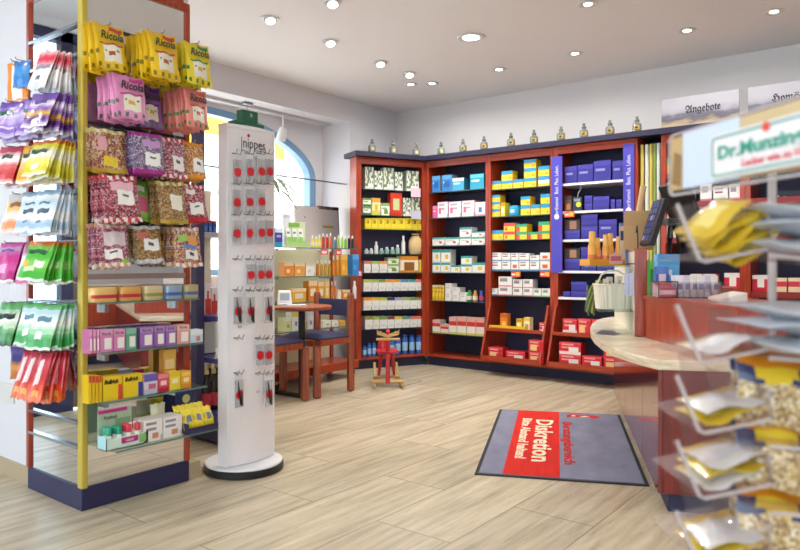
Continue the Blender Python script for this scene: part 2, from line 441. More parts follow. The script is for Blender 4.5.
def fill(bay, shelf_no, z, cols, arts, name='medicine_carton', cat='carton', inset=.03, depth=.12, group=None, gap=.004, zbase=None):
    """cols: (u0, u1, tops, art keys): one column of stacked cartons, tops listed upwards as sight heights"""
    k = 0
    for u0, u1, tops, keys in cols:
        k += 1
        t0, d0 = bay.hit(u0, inset); t1, d1 = bay.hit(u1, inset); d = (d0 + d1) / 2
        zb = z + .0008
        if isinstance(tops, (int, float)): tops = [tops]
        if isinstance(keys, str): keys = [keys] * len(tops)
        for i, (v, key) in enumerate(zip(tops, keys)):
            zt = zat(v, d); a, desc = arts[key]
            hgt = max(.02, zt - zb)
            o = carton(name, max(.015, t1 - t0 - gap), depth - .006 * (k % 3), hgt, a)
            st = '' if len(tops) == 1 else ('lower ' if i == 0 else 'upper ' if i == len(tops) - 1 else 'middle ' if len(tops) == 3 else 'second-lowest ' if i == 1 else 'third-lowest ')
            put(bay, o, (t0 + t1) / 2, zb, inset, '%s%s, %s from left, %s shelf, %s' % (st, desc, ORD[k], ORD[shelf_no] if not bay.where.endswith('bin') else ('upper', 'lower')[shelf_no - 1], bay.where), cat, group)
            zb = zt + .0008

WHT = '#ECEAE6'
def leafy(base, cols):
    def f(x, y):
        i, j = int(x * 9), int(y * 8)
        if .28 < x < .75 and .12 < y < .3: return '#F1F1EC'
        h = (i * 37 + j * 71 + i * j * 13) % 11
        return cols[h % 5] if h < 7 and y > .1 else base
    return f, '#D3D6CC'
ARTS = {
 'herb': (leafy('#DCE0D4', ('#6F8563', '#5F7A58', '#B9C4A8', '#E6E9E0', '#8A9A7C')), 'botanical tea carton'),
 'herb2': (leafy('#E4E6DE', ('#5A7355', '#9AA88A', '#DDE2D4', '#6A8460', '#C6CFB8')), 'leafy tea carton'),
 'greenwhite': (art('#EDEFEA', '#7FA83C', .25, '#2E7A4E', .22, None, txt='#8DA06A'), 'green banded tea carton'),
 'paleyel': (art('#F0E7A8', '#E9B04A', .2, '#D9D25E', .2, '#E5C23D', (.5, .45, .2, .2)), 'pale yellow tea carton'),
 'whitegreen': (art('#E9ECE0', '#8DB560', .2, None, .2, '#6E9E3B', (.55, .35, .25, .18), '#9AA88A'), 'white tea carton'),
 'redpic': (art('#D93E26', None, .2, '#C93318', .12, '#C9D89A', (.5, .45, .3, .25)), 'red tea carton with picture'),
 'yellow': (art('#F0DC3C', None, .2, '#E4C92A', .15, '#B2861C', (.5, .66, .16, .1), '#D9B82A'), 'yellow tea carton'),
 'beige': (art('#EFE3C8', '#E79A2E', .22, '#D98A2A', .1, '#8E5B22', (.5, .4, .3, .22)), 'wide beige orange carton'),
 'lemon': (art('#EBD93A', '#E2E06A', .3, None, .2), 'lemon yellow carton'),
}
def band(c, name):
    ARTS['b_' + name] = (art('#E9EAE7', c, .3, None, .2, '#DADCD6', (.5, .25, .3, .12), None, '#DDDEDA'), 'white tea carton with %s band' % name)
for c, nm in (('#E0786B', 'red'), ('#9CC653', 'green'), ('#E9A148', 'orange'), ('#B7C94A', 'lime'), ('#4F9AD2', 'blue'), ('#49A596', 'teal'),
              ('#33406E', 'navy'), ('#A59AC9', 'lilac'), ('#7E2E3E', 'maroon'), ('#E8C23D', 'yellow'), ('#9A9A3C', 'olive'), ('#6E9B59', 'moss')): band(c, nm)

bayA = Bay((-4.80, 5.40), (-4.44, 6.17), .17, 'angled tea bay')
ZA = [1.904, 1.629, 1.48, 1.217, 1.016, .819, .62, .418]
shelf_unit(bayA, 'wall_shelving', 'narrow mahogany shelving bay of teas set at an angle beside the window niche', ZA, rev=(.06, .06))
fill(bayA, 1, ZA[0], [(365, 373.8, 167, 'herb'), (374.5, 383, 171, 'herb2'), (383.5, 394, 168, 'herb'), (395, 403, 172, 'herb2'), (406.5, 419, 171, 'herb')], ARTS, 'tea_carton', depth=.09, group='teas on the angled bay')
fill(bayA, 2, ZA[1], [(363, 371, (206.5, 198), 'greenwhite'), (372, 380.5, 198, 'paleyel'), (381.2, 389.8, 203, 'whitegreen'), (390.5, 402, 193, 'redpic'), (403, 411, 198, 'herb2'), (411.5, 420, 198, 'herb')], ARTS, 'tea_carton', depth=.09, group='teas on the angled bay')
ed = [364.8, 371.4, 378, 384.5, 391, 397.9, 405.4, 412.3, 417.8, 423.7]
fill(bayA, 3, ZA[2], [(ed[i], ed[i + 1], 218, 'yellow') for i in range(9)], ARTS, 'tea_carton', depth=.1, group='teas on the angled bay')
fill(bayA, 5, ZA[4], [(364, 371, 261, 'b_red'), (371.5, 379, 261, 'b_green'), (379.5, 387.5, 261, 'b_orange'), (388, 399, (264, 257.5), ['whitegreen', 'whitegreen']), (400, 418.5, 256, 'beige'), (419.3, 425, 259.5, 'lemon')], ARTS, 'tea_carton', depth=.1, group='teas on the angled bay')
def eight(no, v, us, names):
    fill(bayA, no, ZA[no - 1], [(us[i], us[i + 1], v, 'b_' + names[i]) for i in range(8)], ARTS, 'tea_carton', depth=.1, group='teas on the angled bay')
eight(6, 279.5, [363.5, 372, 378.5, 386, 393, 400.5, 408.5, 415.7, 423.3], ['lime', 'green', 'moss', 'orange', 'orange', 'blue', 'teal', 'red'])
eight(7, 297.5, [363.5, 372, 379.5, 387.2, 395, 402.7, 410.3, 417.8, 425], ['orange', 'yellow', 'lime', 'navy', 'lilac', 'green', 'moss', 'olive'])
eight(8, 316.5, [365, 373, 379.5, 387.7, 394.6, 402.5, 410.2, 417.7, 424.3], ['olive', 'green', 'moss', 'maroon', 'yellow', 'teal', 'red', 'red'])
# fourth shelf: small white jars and a paper sack
z4 = ZA[3]
def flask(name, bay, u, r, h, body, cap, z, label, cat='bottle', lab=None, group=None, inset=.07, sq=1):
    t, d = bay.hit(u, inset); o = bottle(name, r, h, body, cap, lab, sq); return put(bay, o, t, z + .0008, inset, label, cat, group)
for i, (u, r, h) in enumerate(((366.5, .024, .055), (371.3, .022, .06), (376.2, .022, .13), (381.5, .025, .06), (386.8, .025, .075), (392.5, .024, .075), (397.6, .024, .1))):
    flask('ointment_jar', bayA, u, r, h, '#E3E6E6' if i < 3 else '#9CC2B4', '#DDE3E2', z4, 'small pale remedy jar, %s from left, fourth shelf, angled tea bay' % ORD[i + 1], 'jar', None, 'remedy jars on the angled bay')
flask('ointment_jar', bayA, 403.3, .022, .2, '#EDEDEB', '#F4F4F2', z4, 'tall white remedy bottle beside the paper sack, angled tea bay', 'bottle', None, 'remedy jars on the angled bay')
SACK = mat('#DCC08C', .75)
sk = MB().lathe([(.062, 0), (.078, .02), (.084, .09), (.078, .15), (.05, .19), (.036, .205), (.05, .225)], SACK, 18, sy=.7)
o = link('paper_sack', sk.mesh('paper_sack', None, True)); t, d = bayA.hit(415.5, .075)
put(bayA, o, t, z4 + .001, .075, 'bulging tan paper sack on the fourth shelf of the angled tea bay', 'sack')
obj('twine', MB().lathe([(.04, .196), (.044, .2), (.044, .206), (.04, .21)], mat('#8A6A3C', .8), 16, sy=.7), o, True)
# blue bottles on the bottom board
for i, (u, v) in enumerate(((364.5, 346), (369.3, 343.5), (374, 343), (379.6, 344), (386, 342), (392, 339), (398, 337), (404.8, 335), (411.8, 335), (418.6, 335))):
    t, d = bayA.hit(u, .05); h = zat(v, d) - .126; r = .022 if i < 5 else .031
    b = MB().lathe([(r * .95, 0), (r, .006), (r, h * .8), (r * .72, h * .88)], mat('#2F66C0', .3), 14, sy=.8)
    o = link('bath_bottle', b.mesh('bath_bottle', None, True))
    link('cap', MB().lathe([(r * .75, h * .88), (r * .75, h * .98), (r * .6, h)], mat('#2450A4', .3), 12, sy=.8).mesh('cap', None, True), o)
    link('wrapper', MB().lathe([(r * 1.02, h * .2), (r * 1.02, h * .42), (r * 1.02, h * .62), (r * .8, h * .72)], mat('#9FC9E8', .35), 14, sy=.82).mesh('wrapper', None, True), o)
    put(bayA, o, t, .126, .05, 'blue bath bottle, %s from left, bottom board, angled tea bay' % ORD[i + 1], 'bottle', 'blue bottles on the angled bay')
# shelf talkers hanging from the shelf edge
for u0, u1, v0, v1, col, lb in ((411, 420.5, 188.5, 197.5, '#E8C9D6', 'pale pink price card clipped to the top shelf edge of the angled bay'), (411, 421, 211, 219.5, '#C9CAD6', 'pale grey price card clipped over the yellow tea cartons')):
    t0, d = bayA.hit(u0, -.012); t1, d = bayA.hit(u1, -.012)
    o = link('shelf_card', MB().box((-(t1 - t0) / 2, -.002, 0), ((t1 - t0) / 2, 0, (v1 - v0) / F * d), mat(col, .5)).mesh('shelf_card'))
    obj('clip', MB().box((-.012, 0, .004), (.012, .021, .012), WIRE), o, True)
    put(bayA, o, (t0 + t1) / 2, zat(v1, d), -.012, lb, 'card')

o = link('hanging_tag', MB().prism([(-.03, 0), (-.015, -.018), (.015, -.018), (.03, 0), (.03, .05), (.0, .06), (-.03, .05)], 0, .004, mat('#CF2230', .4), Matrix.Rotation(PI / 2, 4, 'X')).mesh('hanging_tag'))
obj('print', MB().box((-.018, -.0055, .0), (.018, -.0042, .014), WHITE).box((-.012, -.0055, .02), (.014, -.0042, .042), WHITE), o, True)
obj('frame', MB().tube([(-.022, -.002, -.02), (-.022, -.002, -.1), (.022, -.002, -.1), (.022, -.002, -.02)], .0025, STEEL, 6), o, True)
obj('clip', MB().box((-.008, 0, .02), (.008, .0125, .028), WIRE), o, True)
put(bayA, o, .035, .99, -.014, 'red and white hanging tag with wire frame on the cabinet edge beside the chair', 'tag')
YW = 6.15
def X_at(u): return on_Y(u, YW)[0].x
XB0, XB1, XC1, XD1 = -4.44, X_at(488), X_at(553), X_at(637.5)
bayB = Bay((XB0 + .002, YW), (XB1 - .001, YW), .34, 'corner bay')
bayC = Bay((XB1 + .001, YW), (XC1 - .001, YW), .34, 'yellow-blue bay')
bayD = Bay((XC1 + .001, YW), (XD1, YW), .34, 'purple bay')
ZB = [1.893, 1.612, 1.31, 1.016, .712, .357]
shelf_unit(bayB, 'wall_shelving', 'mahogany shelving bay next to the corner with mixed cartons on six glass shelves', ZB, rev=(.03, .03))
A2 = {
 'blue': (art('#2B7FC9', '#5AA6DC', .2, None, .2, '#1F5FA8', (.5, .4, .3, .2), '#BFD9EE', '#9FA9B4'), 'blue medicine carton'),
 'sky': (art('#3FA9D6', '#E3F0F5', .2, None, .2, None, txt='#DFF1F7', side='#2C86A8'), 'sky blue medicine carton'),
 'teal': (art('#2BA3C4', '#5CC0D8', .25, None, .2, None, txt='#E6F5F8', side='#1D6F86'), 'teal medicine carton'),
 'pink': (art('#E45C9C', '#F08CBB', .25, None, .2, None, txt='#F7CBE0'), 'hot pink carton'),
 'whpink': (art('#EFEAEC', '#F2D9E2', .15, None, .2, '#D9698F', (.2, .45, .1, .14), '#B9A9B4', '#E07BA5'), 'white carton with pink side'),
 'whblue': (art('#EEEDEE', None, .2, '#E39FBE', .1, '#4E77B8', (.5, .45, .22, .16)), 'white carton with blue mark'),
 'whteal': (art('#ECECE8', '#4FA39B', .2, None, .2, '#D0473A', (.68, .4, .14, .16), '#B4C4BC'), 'white carton with green top and red fruit'),
 'whtealy': (art('#EBEBE6', '#2F9C9C', .26, '#DADCD4', .12, '#E6C52F', (.62, .42, .2, .15), None, '#D4D7D2'), 'white carton with teal top and yellow mark'),
 'white': (art(WHT, None, .2, None, .2, None, txt='#C5C7C9'), 'plain white carton'),
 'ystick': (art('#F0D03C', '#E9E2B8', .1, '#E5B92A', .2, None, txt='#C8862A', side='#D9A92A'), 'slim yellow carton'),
 'redfruit': (art('#EFE7DC', '#E8A9A4', .2, '#D9CF6A', .16, '#CC3A34', (.5, .62, .45, .12), None, '#D9CFC4'), 'white carton with red title and fruit'),
}
fill(bayB, 1, ZB[0], [(432, 440.2, 176, 'blue'), (442, 451.8, 175, 'blue'), (452.2, 464, 178, 'sky'), (470, 484, 174, 'teal')], A2)
fill(bayB, 2, ZB[1], [(432.5, 437.2, 206, 'pink'), (437.5, 448, 202, 'whpink'), (448.6, 461.4, 201.6, 'whpink'), (462, 474.6, 200.6, 'whpink'), (475.2, 485.3, 202, 'whblue')], A2)
fill(bayB, 3, ZB[2], [(432.3, 444.8, 237.5, 'whteal'), (445.2, 459, 237.3, 'whteal'), (459.6, 471.5, (236.8, 227.3), 'whteal'), (472, 485, (236.8, 231.5), 'whteal')], A2)
fill(bayB, 4, ZB[3], [(432.3, 440.3, (262.6, 249.3), 'whtealy'), (440.8, 450.5, (262.6, 249.3), 'whtealy'), (451, 460.5, 265.2, 'whtealy'), (461, 471.8, (264.5, 256), 'whtealy'), (472.3, 485, 262.6, 'whtealy')], A2)
fill(bayB, 5, ZB[4], [(432.2, 435, 285, 'ystick'), (435.3, 438.1, 285, 'ystick'), (438.4, 441.2, 285, 'ystick'), (441.5, 444.2, 285.5, 'ystick'), (445, 451.8, (293, 283.5), 'white'), (452.3, 459.5, (294.5, 287.5), 'white'), (460, 466.5, 292.5, 'white')], A2)
fill(bayB, 6, ZB[5], [(432.3, 440.2, 320, 'redfruit'), (440.6, 448.5, 324.5, 'redfruit'), (449, 456.8, 317, 'redfruit'), (457.2, 466.4, 317, 'redfruit'), (466.8, 475.6, 317.6, 'redfruit'), (476, 484.4, 318, 'redfruit')], A2)
for u, c1, c2, lb in ((469.5, '#3C9C52', '#2F8A48', 'green'), (475.3, '#D9772E', '#C9A05A', 'orange'), (481.6, '#4A44A4', '#3C58B8', 'violet')):
    flask('pill_bottle', bayB, u, .027, .118, c1, c2, ZB[4], 'small %s pill bottle at the end of the fifth shelf, bay beside the corner' % lb, 'bottle', '#E4DED0' if lb != 'violet' else '#C2453E', 'pill bottles beside the slim yellow cartons', .06)

ZCs = [1.872, 1.595, 1.356, 1.043, .79]
ZBIN = (.165, .46)
def bins(bay, root_label):
    """slanted two-tier display trough in front of the lower bay"""
    root = thing('slanted_bin', bay.P, root_label, 'display bin', 'slanted display bins under the shelving', bay.rz); L = bay.L
    z1, zl, out = .71, .15, .2
    for x in (.028, L - .05):
        m = MB(); pr = [(-.002, z1), (-.002, zl), (-out, zl), (-out, zl + .05), (-.03, z1)]
        n = len(pr); vs = [(x, y, z) for y, z in pr] + [(x + .022, y, z) for y, z in pr]
        m.add(vs, [tuple(range(n)), tuple(range(2 * n - 1, n - 1, -1))] + [(i, n + i, n + (i + 1) % n, (i + 1) % n) for i in range(n)], MAHOG)
        obj('side_panel', m, root, True, bevel=.002)
    obj('bottom_board', MB().box((.05, -out + .004, zl), (L - .05, -.002, zl + .014), MAHOGX), root, True)
    obj('front_lip', MB().box((.05, -out, zl), (L - .05, -out + .0035, zl + .05), MAHOGX), root, True)
    obj('shelf', MB().box((.05, -.125, ZBIN[1] - .015), (L - .05, -.002, ZBIN[1]), MAHOGX).box((.05, -.13, ZBIN[1] - .02), (L - .05, -.1255, ZBIN[1] + .014), MAHOGX), root, True)
    return root
shelf_unit(bayC, 'wall_shelving', 'mahogany shelving bay of yellow and blue cartons before the first purple banner', ZCs, rev=(.03, .03))
shelf_unit(bayD, 'wall_shelving', 'mahogany shelving bay of purple cartons on white boards between two purple banners', [1.877, 1.612, 1.343, 1.046, .795], white=True, rev=(.05, .06))
bins(bayC, 'slanted mahogany bin with two tiers below the yellow and blue cartons')
bins(bayD, 'slanted mahogany bin of red cartons closest to the marble counter')
A3 = {
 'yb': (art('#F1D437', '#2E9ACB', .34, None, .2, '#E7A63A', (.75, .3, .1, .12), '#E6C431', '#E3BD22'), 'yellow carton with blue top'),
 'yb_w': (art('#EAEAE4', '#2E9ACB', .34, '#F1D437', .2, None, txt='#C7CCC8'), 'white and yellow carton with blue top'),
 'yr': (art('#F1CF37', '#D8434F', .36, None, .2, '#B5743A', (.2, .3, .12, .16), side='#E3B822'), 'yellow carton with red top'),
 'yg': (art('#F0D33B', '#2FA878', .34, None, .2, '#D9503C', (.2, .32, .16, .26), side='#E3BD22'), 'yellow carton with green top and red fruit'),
 'wb': (art('#EBEAE8', '#D8D8D8', .12, '#4F8DC6', .16, '#8A4C52', (.4, .55, .26, .1), '#9A8F94', '#DCDCDC'), 'white carton with blue base'),
 'wbo': (art('#EBEAE8', '#D8D8D8', .12, '#4F8DC6', .16, '#DE6A30', (.5, .45, .26, .2), None, '#DCDCDC'), 'white carton with orange mark and blue base'),
 'wr': (art('#EBEAE8', None, .12, '#D97A84', .16, '#8F8A90', (.4, .6, .28, .12), '#A7A2A6', '#DCDCDC'), 'white carton with red base'),
 'wg': (art('#EBEAE8', None, .12, '#8CC27C', .18, '#8F9A90', (.4, .6, .28, .12), '#A7ACA6', '#DCDCDC'), 'white carton with green base'),
 'red': (art('#D22B38', '#E6545A', .15, '#C02030', .1, '#F0C48A', (.32, .42, .2, .24), '#E9A0A0', '#B3202C'), 'red carton with biscuit picture'),
 'redw': (art('#D22B38', '#E6545A', .15, '#E8DAD4', .2, '#E9E3E0', (.7, .42, .2, .24), '#E9A0A0', '#B3202C'), 'red carton with white panel'),
 'org': (art('#E08428', '#C9582A', .3, None, .2, '#F3C45A', (.5, .35, .25, .2)), 'small orange carton'),
 'ysm': (art('#EBD23A', '#C98A2A', .3, None, .2, '#F4EFCB', (.5, .4, .25, .2)), 'small yellow carton'),
 'ywh': (art('#EFE4B4', '#E2B93A', .3, None, .2, '#B5A04A', (.5, .35, .25, .2)), 'small pale yellow carton'),
 'pur': (art('#35318F', '#443FA6', .2, None, .2, '#B04F8E', (.25, .78, .16, .07), '#8C8ACB', '#2A2778'), 'purple supplement carton'),
 'purl': (art('#3A369A', '#4B48B0', .26, '#2E2B82', .2, '#A7A6DE', (.3, .62, .18, .05), None, '#2A2778'), 'low purple supplement carton'),
 'brown': (art('#5A4034', '#3A2C2A', .2, None, .2, '#C77A3A', (.5, .35, .28, .2)), 'brown supplement carton'),
 'pict': (art('#3A3230', None, .2, None, .2, '#A87B62', (.55, .5, .22, .32)), 'dark picture carton'),
}
fill(bayC, 1, ZCs[0], [(491, 501, 181, 'yb'), (501.4, 512.5, (180.6, 171), 'yb'), (513, 523.3, 179.3, 'yb'), (523.8, 536, (178, 168, 159.5), 'yb'), (538, 549.5, (176, 166), ['yb_w', 'yb'])], A3)
fill(bayC, 2, ZCs[1], [(490.8, 500, (209, 202, 195), 'yb'), (500.6, 505, 202.5, 'ysm'), (520.6, 530, (205, 196.5), 'yb'), (530.5, 540, 204.5, 'yb'), (540.4, 549.8, (203.6, 194), 'yb')], A3)
t, d = bayC.hit(515, .06)
o = link('wipes_tub', MB().lathe([(.048, 0), (.055, .008), (.055, .085), (.046, .1)], mat('#1E9FD6', .3), 20).mesh('wipes_tub', None, True))
link('seal', MB().box((-.024, -.0575, .03), (.024, -.05, .062), mat('#BDE3F3', .4)).mesh('seal'), o)
put(bayC, o, t, ZCs[1] + .0008, .06, 'round bright blue tub on the second shelf, bay of yellow and blue cartons', 'tub')
fill(bayC, 3, ZCs[2], [(491, 503, 230.3, 'yb'), (503.6, 515, (231.6, 223), 'yr'), (516, 527, (231.8, 224), 'yg'), (527.6, 537.6, 232, 'yg'), (538.2, 549.8, (230.8, 221.6), 'yg')], A3)
fill(bayC, 4, ZCs[3], [(490.6, 501.6, (261, 252.6), 'wb'), (502, 510.5, (260.8, 253), 'wb'), (511, 518.6, (261, 253), ['wbo', 'wb']), (519, 529.2, (260.8, 253.2), 'wb'), (529.7, 539.4, (261, 255), 'wb'), (540, 550, (260.6, 252.6), 'wbo')], A3)
fill(bayC, 5, ZCs[4], [(490.6, 497.6, 288.4, 'wb'), (498.4, 512, (286.6, 276.6), 'wr'), (512.8, 522.4, (288, 279.4), 'wr'), (522.9, 532.8, (288, 279.4), 'wr'), (533.2, 541.4, 288.6, 'wg'), (542, 550.5, 288.6, 'wg')], A3)
for bay, u0, u1, v0, v1, lb in ((bayC, 511, 520.5, 271.4, 277, 'under the white cartons, middle of the yellow-blue bay'), (bayC, 540, 550, 271.2, 277, 'under the white cartons, beside the first purple banner'), (bayD, 564.4, 574.5, 211, 217, 'under the brown carton on the purple carton bay')):
    t0, d = bay.hit(u0, -.01); t1, d = bay.hit(u1, -.01); w = t1 - t0; h = (v1 - v0) / F * d
    o = link('price_card', MB().box((-w / 2, -.002, 0), (w / 2, 0, h), mat('#E8553A', .5)).mesh('price_card'))
    obj('print', MB().box((w * .02, -.0035, h * .2), (w * .4, -.0021, h * .8), mat('#F2C53A', .5)).box((-w * .4, -.0035, h * .3), (-w * .05, -.0021, h * .6), mat('#F6E4D8', .5)), o, True)
    obj('clip', MB().box((-.01, 0, h - .012), (.01, .0115, h - .004), WIRE), o, True)
    put(bay, o, (t0 + t1) / 2, zat(v1, d), -.01, 'red and yellow price card ' + lb, 'card', 'red price cards on shelf edges')
BIN = 'bin below the yellow cartons'
class Sub(Bay): pass
def sub(bay, where, dy):
    s = Bay((bay.P.x, bay.P.y - dy), (bay.Q.x, bay.Q.y - dy), .2, where); return s
bc, bd = sub(bayC, 'yellow bin', .2), sub(bayD, 'counter bin', .2)
fill(bc, 1, ZBIN[1], [(500, 507.5, 313.5, 'org'), (516, 522, 319, 'ysm'), (523.5, 530, 317.6, 'ywh'), (539, 546.5, 322.6, 'redw')], A3, inset=.115, depth=.07)
t0, d = bc.hit(489, .085); t1, d = bc.hit(525, .085)
o = link('card_tray', MB().box((-(t1 - t0) / 2, 0, 0), ((t1 - t0) / 2, .024, .035), mat('#EDC22B', .45)).mesh('card_tray')); put(bc, o, (t0 + t1) / 2, ZBIN[1] + .001, .085, 'long low yellow card tray on the upper tier of the bin under yellow cartons', 'tray')
fill(bc, 2, ZBIN[0], [(488, 503, 347.5, 'red'), (505.5, 525, 351.5, 'redw'), (528.5, 543.5, (352.3, 340.3), 'red')], A3, inset=.03, depth=.13)
fill(bd, 1, ZBIN[1], [(562.5, 577, 319, 'redw'), (577.6, 591, 319, 'red'), (592, 606, 320, 'redw')], A3, inset=.085, depth=.09)
fill(bd, 2, ZBIN[0], [(559, 581, (354.5, 342.5), 'redw'), (582, 602, 356.4, 'redw'), (603.5, 624, (358, 347), 'red')], A3, inset=.03, depth=.13)
ZD = [1.877, 1.612, 1.343, 1.046, .795]
fill(bayD, 1, ZD[0], [(564.6, 577, 166.4, 'pur'), (577.4, 593, 164.6, 'pur'), (593.5, 611, 160.6, 'pur'), (612.3, 623.5, 160.8, 'pur')], A3, 'supplement_carton', depth=.2)
fill(bayD, 2, ZD[1], [(564.6, 571.8, 196, 'brown'), (584.4, 592.4, (204, 195.6), 'purl'), (593, 609.4, 196.4, 'purl'), (610.6, 615.2, 199.4, 'purl'), (616, 621.6, 199.4, 'purl')], A3, 'supplement_carton', depth=.14)
fill(bayD, 3, ZD[2], [(564.5, 580, (230.6, 219.5), ['purl', 'pict']), (581, 597.6, (227, 214.4), 'purl'), (598.6, 617, 219.4, 'pur')], A3, 'supplement_carton', depth=.14)
fill(bayD, 4, ZD[3], [(564.5, 580, (259, 248.6), ['purl', 'pict']), (580.8, 596, (258, 247), 'purl'), (597, 616, 250, 'purl')], A3, 'supplement_carton', depth=.14)
fill(bayD, 5, ZD[4], [(563, 570.4, 291.6, 'purl'), (571, 587, (292, 282), 'purl'), (589, 608, 290, 'purl')], A3, 'supplement_carton', depth=.14)
# hanging glucose meter
t, d = bayD.hit(577.3, .02)
o = thing('blood_meter', bayD.at(t, .02, 1.6125), 'dark blue test meter with yellow dial hanging on a wire, purple carton bay', 'meter', None, bayD.rz)
obj('body', MB().box((-.045, 0, .0), (.045, .025, .13), mat('#22304E', .35)), o, True, bevel=.008)
obj('dial', MB().lathe([(.026, 0), (.026, .004)], mat('#C9CF3A', .4), 18, Matrix.Translation((.014, -.0005, .06)) @ Matrix.Rotation(PI / 2, 4, 'X')), o, True)
obj('display', MB().box((-.03, -.002, .09), (.03, -.0005, .115), mat('#8E9AA4', .2)), o, True)
obj('wire', MB().tube([(0, .01, .13), (.004, .01, .17), (.03, .012, .2), (.028, .014, .24)], .003, mat('#C9CCD2', .3), 6), o, True)
# purple banners on the stiles
def banner(u0, u1, label, ztop, zbot):
    x0, d = on_Y(u0, YW - .012); x1, d = on_Y(u1, YW - .012); x0, x1 = x0.x, x1.x; w = x1 - x0
    root = thing('shelf_banner', ((x0 + x1) / 2, YW - .004, zbot), label, 'banner', 'purple banners on the shelving')
    obj('panel', MB().box((-w / 2, -.012, 0), (w / 2, 0, ztop - zbot), mat('#4A45B8', .4)), root, True)
    h = ztop - zbot; wm = mat('#E9E6F2', .5)
    text('Best. Plus. Leben.', .055, wm, frame((0, -.0128, h * .80), (0, 0, 1), (-1, 0, 0)), root, width=.27)
    text('orthomol', .055, wm, frame((.0, -.0128, h * .575), (0, 0, 1), (-1, 0, 0)), root, width=.16)
    obj('emblem', MB().lathe([(.026, 0), (.026, .001)], wm, 16, Matrix.Translation((0, -.0121, h * .575 - .105)) @ Matrix.Rotation(PI / 2, 4, 'X')), root, True)
banner(551.5, 562.2, 'tall purple banner with white lettering between yellow and purple carton bays', 2.14, 1.03)
banner(623.3, 634.2, 'tall purple banner with white lettering at the end by the paper rolls', 2.19, 1.03)
# bays further right, behind the counter
XE0, XE1 = X_at(661), X_at(745)
bayR = Bay((XD1 + .002, YW), (XE0 - .001, YW), .34, 'paper roll niche')
r = thing('wall_shelving', bayR.P, 'narrow open niche of the shelving holding upright paper rolls', 'shelving', None, 0); L = bayR.L
obj('back_panel', MB().box((0, .32, .1), (L, .34, 2.235), NAVYD), r, True); obj('toe_kick', MB().box((0, .05, 0), (L, .34, .1), NAVYD), r, True)
obj('shelf', MB().box((0, .0, 1.02), (L, .318, 1.045), MAHOGX), r, True); obj('bottom_board', MB().box((0, 0, .1), (L, .318, .125), MAHOGX), r, True)
for i, (u, c, rr, nm) in enumerate(((642.2, '#D8C95C', .016, 'yellow'), (647, '#DDE2DC', .017, 'white'), (651.2, '#CDBF55', .014, 'mustard'), (654.8, '#8FA256', .012, 'olive green'), (658.8, '#CBD9CF', .017, 'pale green'))):
    t, d = bayR.hit(u, .05)
    t = min(max(t, rr + .002), L - rr - .003)
    o = link('paper_roll', MB().lathe([(rr, 0), (rr, 1.13), (rr * .5, 1.13), (rr * .5, 1.11)], mat(c, .35), 16).mesh('paper_roll', None, True))
    put(bayR, o, t, 1.0455, .05, 'upright %s paper roll in the niche behind the counter screen' % nm, 'paper roll', 'paper rolls standing in the niche')
    if i in (0, 2): # a second layer of rolls behind
        o2 = o.copy(); C.objects.link(o2); put(bayR, o2, min(t + .02, L - .03), 1.0455, .16 + .03 * i, 'upright %s paper roll, behind its twin in the niche' % nm, 'paper roll', 'paper rolls standing in the niche')
bayE = Bay((XE0, YW), (XE1, YW), .34, 'counter bay')
bayF = Bay((XE1 + .001, YW), (.6, YW), .34, 'far bay')
ZE = [1.897, 1.643, 1.34, .89]
for bay, lb in ((bayE, 'red shelving bay behind the counter screens'), (bayF, 'red shelving bay behind the acrylic packet stand')):
    ru = shelf_unit(bay, 'wall_shelving', lb, [], rev=(.04, .04))
    for z in ZE: obj('shelf', MB().box((.042, .002, z - .05), (bay.L - .042, .318, z), mat('#8E2624', .4)), ru, True)
fill(bayE, 1, ZE[0], [(666, 671, 158, 'yg'), (671.5, 677, 160, 'wb'), (690, 702, 158, 'wg'), (703, 716, 160, 'wr')], dict(A3), depth=.15)
fill(bayE, 2, ZE[1], [(664.6, 669.5, 183, 'wr'), (684, 692, 186, 'wb'), (700, 712, 184, 'wr'), (713, 728, 186, 'wb'), (729, 740, 184, 'wr')], A3, depth=.15)
W4 = {'w': (art('#E6E6EA', '#C9CAD2', .14, '#C4C6CE', .12, None, txt='#B3B6C0', side='#D2D2D8'), 'white pharmacy carton'), 'p': (art('#E9DEDC', '#D9BDBA', .14, None, .12, None, txt='#C9A5A4'), 'pale pink pharmacy carton'),
      'g': (art('#DDE8E0', '#5FAF9A', .18, '#BFD9B8', .14, None, txt='#A8C4B4'), 'pale green pharmacy carton'), 'be': (art('#E9D7B4', '#DCC49A', .16, None, .2, None, txt='#C9A878'), 'beige carton'),
      'rs': (art('#EBD6B0', None, .2, None, .2, '#D2304A', (.5, .55, .5, .14), None), 'beige carton with red stripe'), 'rw': (art('#D0283E', '#E8E4E0', .2, '#C0203A', .1, '#EFE9E4', (.55, .5, .26, .2), None), 'red carton with white label')}
fill(bayE, 3, ZE[2], [(664.5, 669, 214, 'w'), (670, 676, 211, 'w'), (676.6, 682, 214, 'p'), (684, 696, (228, 217, 207), 'w'), (697, 708, (228, 217, 207), 'p'), (709.6, 718, (230, 222, 214, 206.5), 'w'), (719, 730.4, (230, 222, 213, 204.6), 'p'), (731, 740, (230, 221, 212, 203), 'g')], W4, depth=.15)
fill(bayE, 4, ZE[3], [(690, 702, 274, 'rw'), (703, 716, 274, 'rw'), (724, 740, 273, 'rw')], W4, depth=.15)
e = [750.5 + 7.1 * i for i in range(9)]
fill(bayF, 3, ZE[2], [(e[i], e[i + 1] - .6, 213.4, 'be') for i in range(8)], W4, depth=.15)
fill(bayF, 4, ZE[3], [(752, 768, 275, 'rw'), (775, 787, 278, 'rs'), (788, 800, 278, 'rs'), (801, 813, 278, 'rs')], W4, depth=.15)
t0, d = bayF.hit(772, .08)
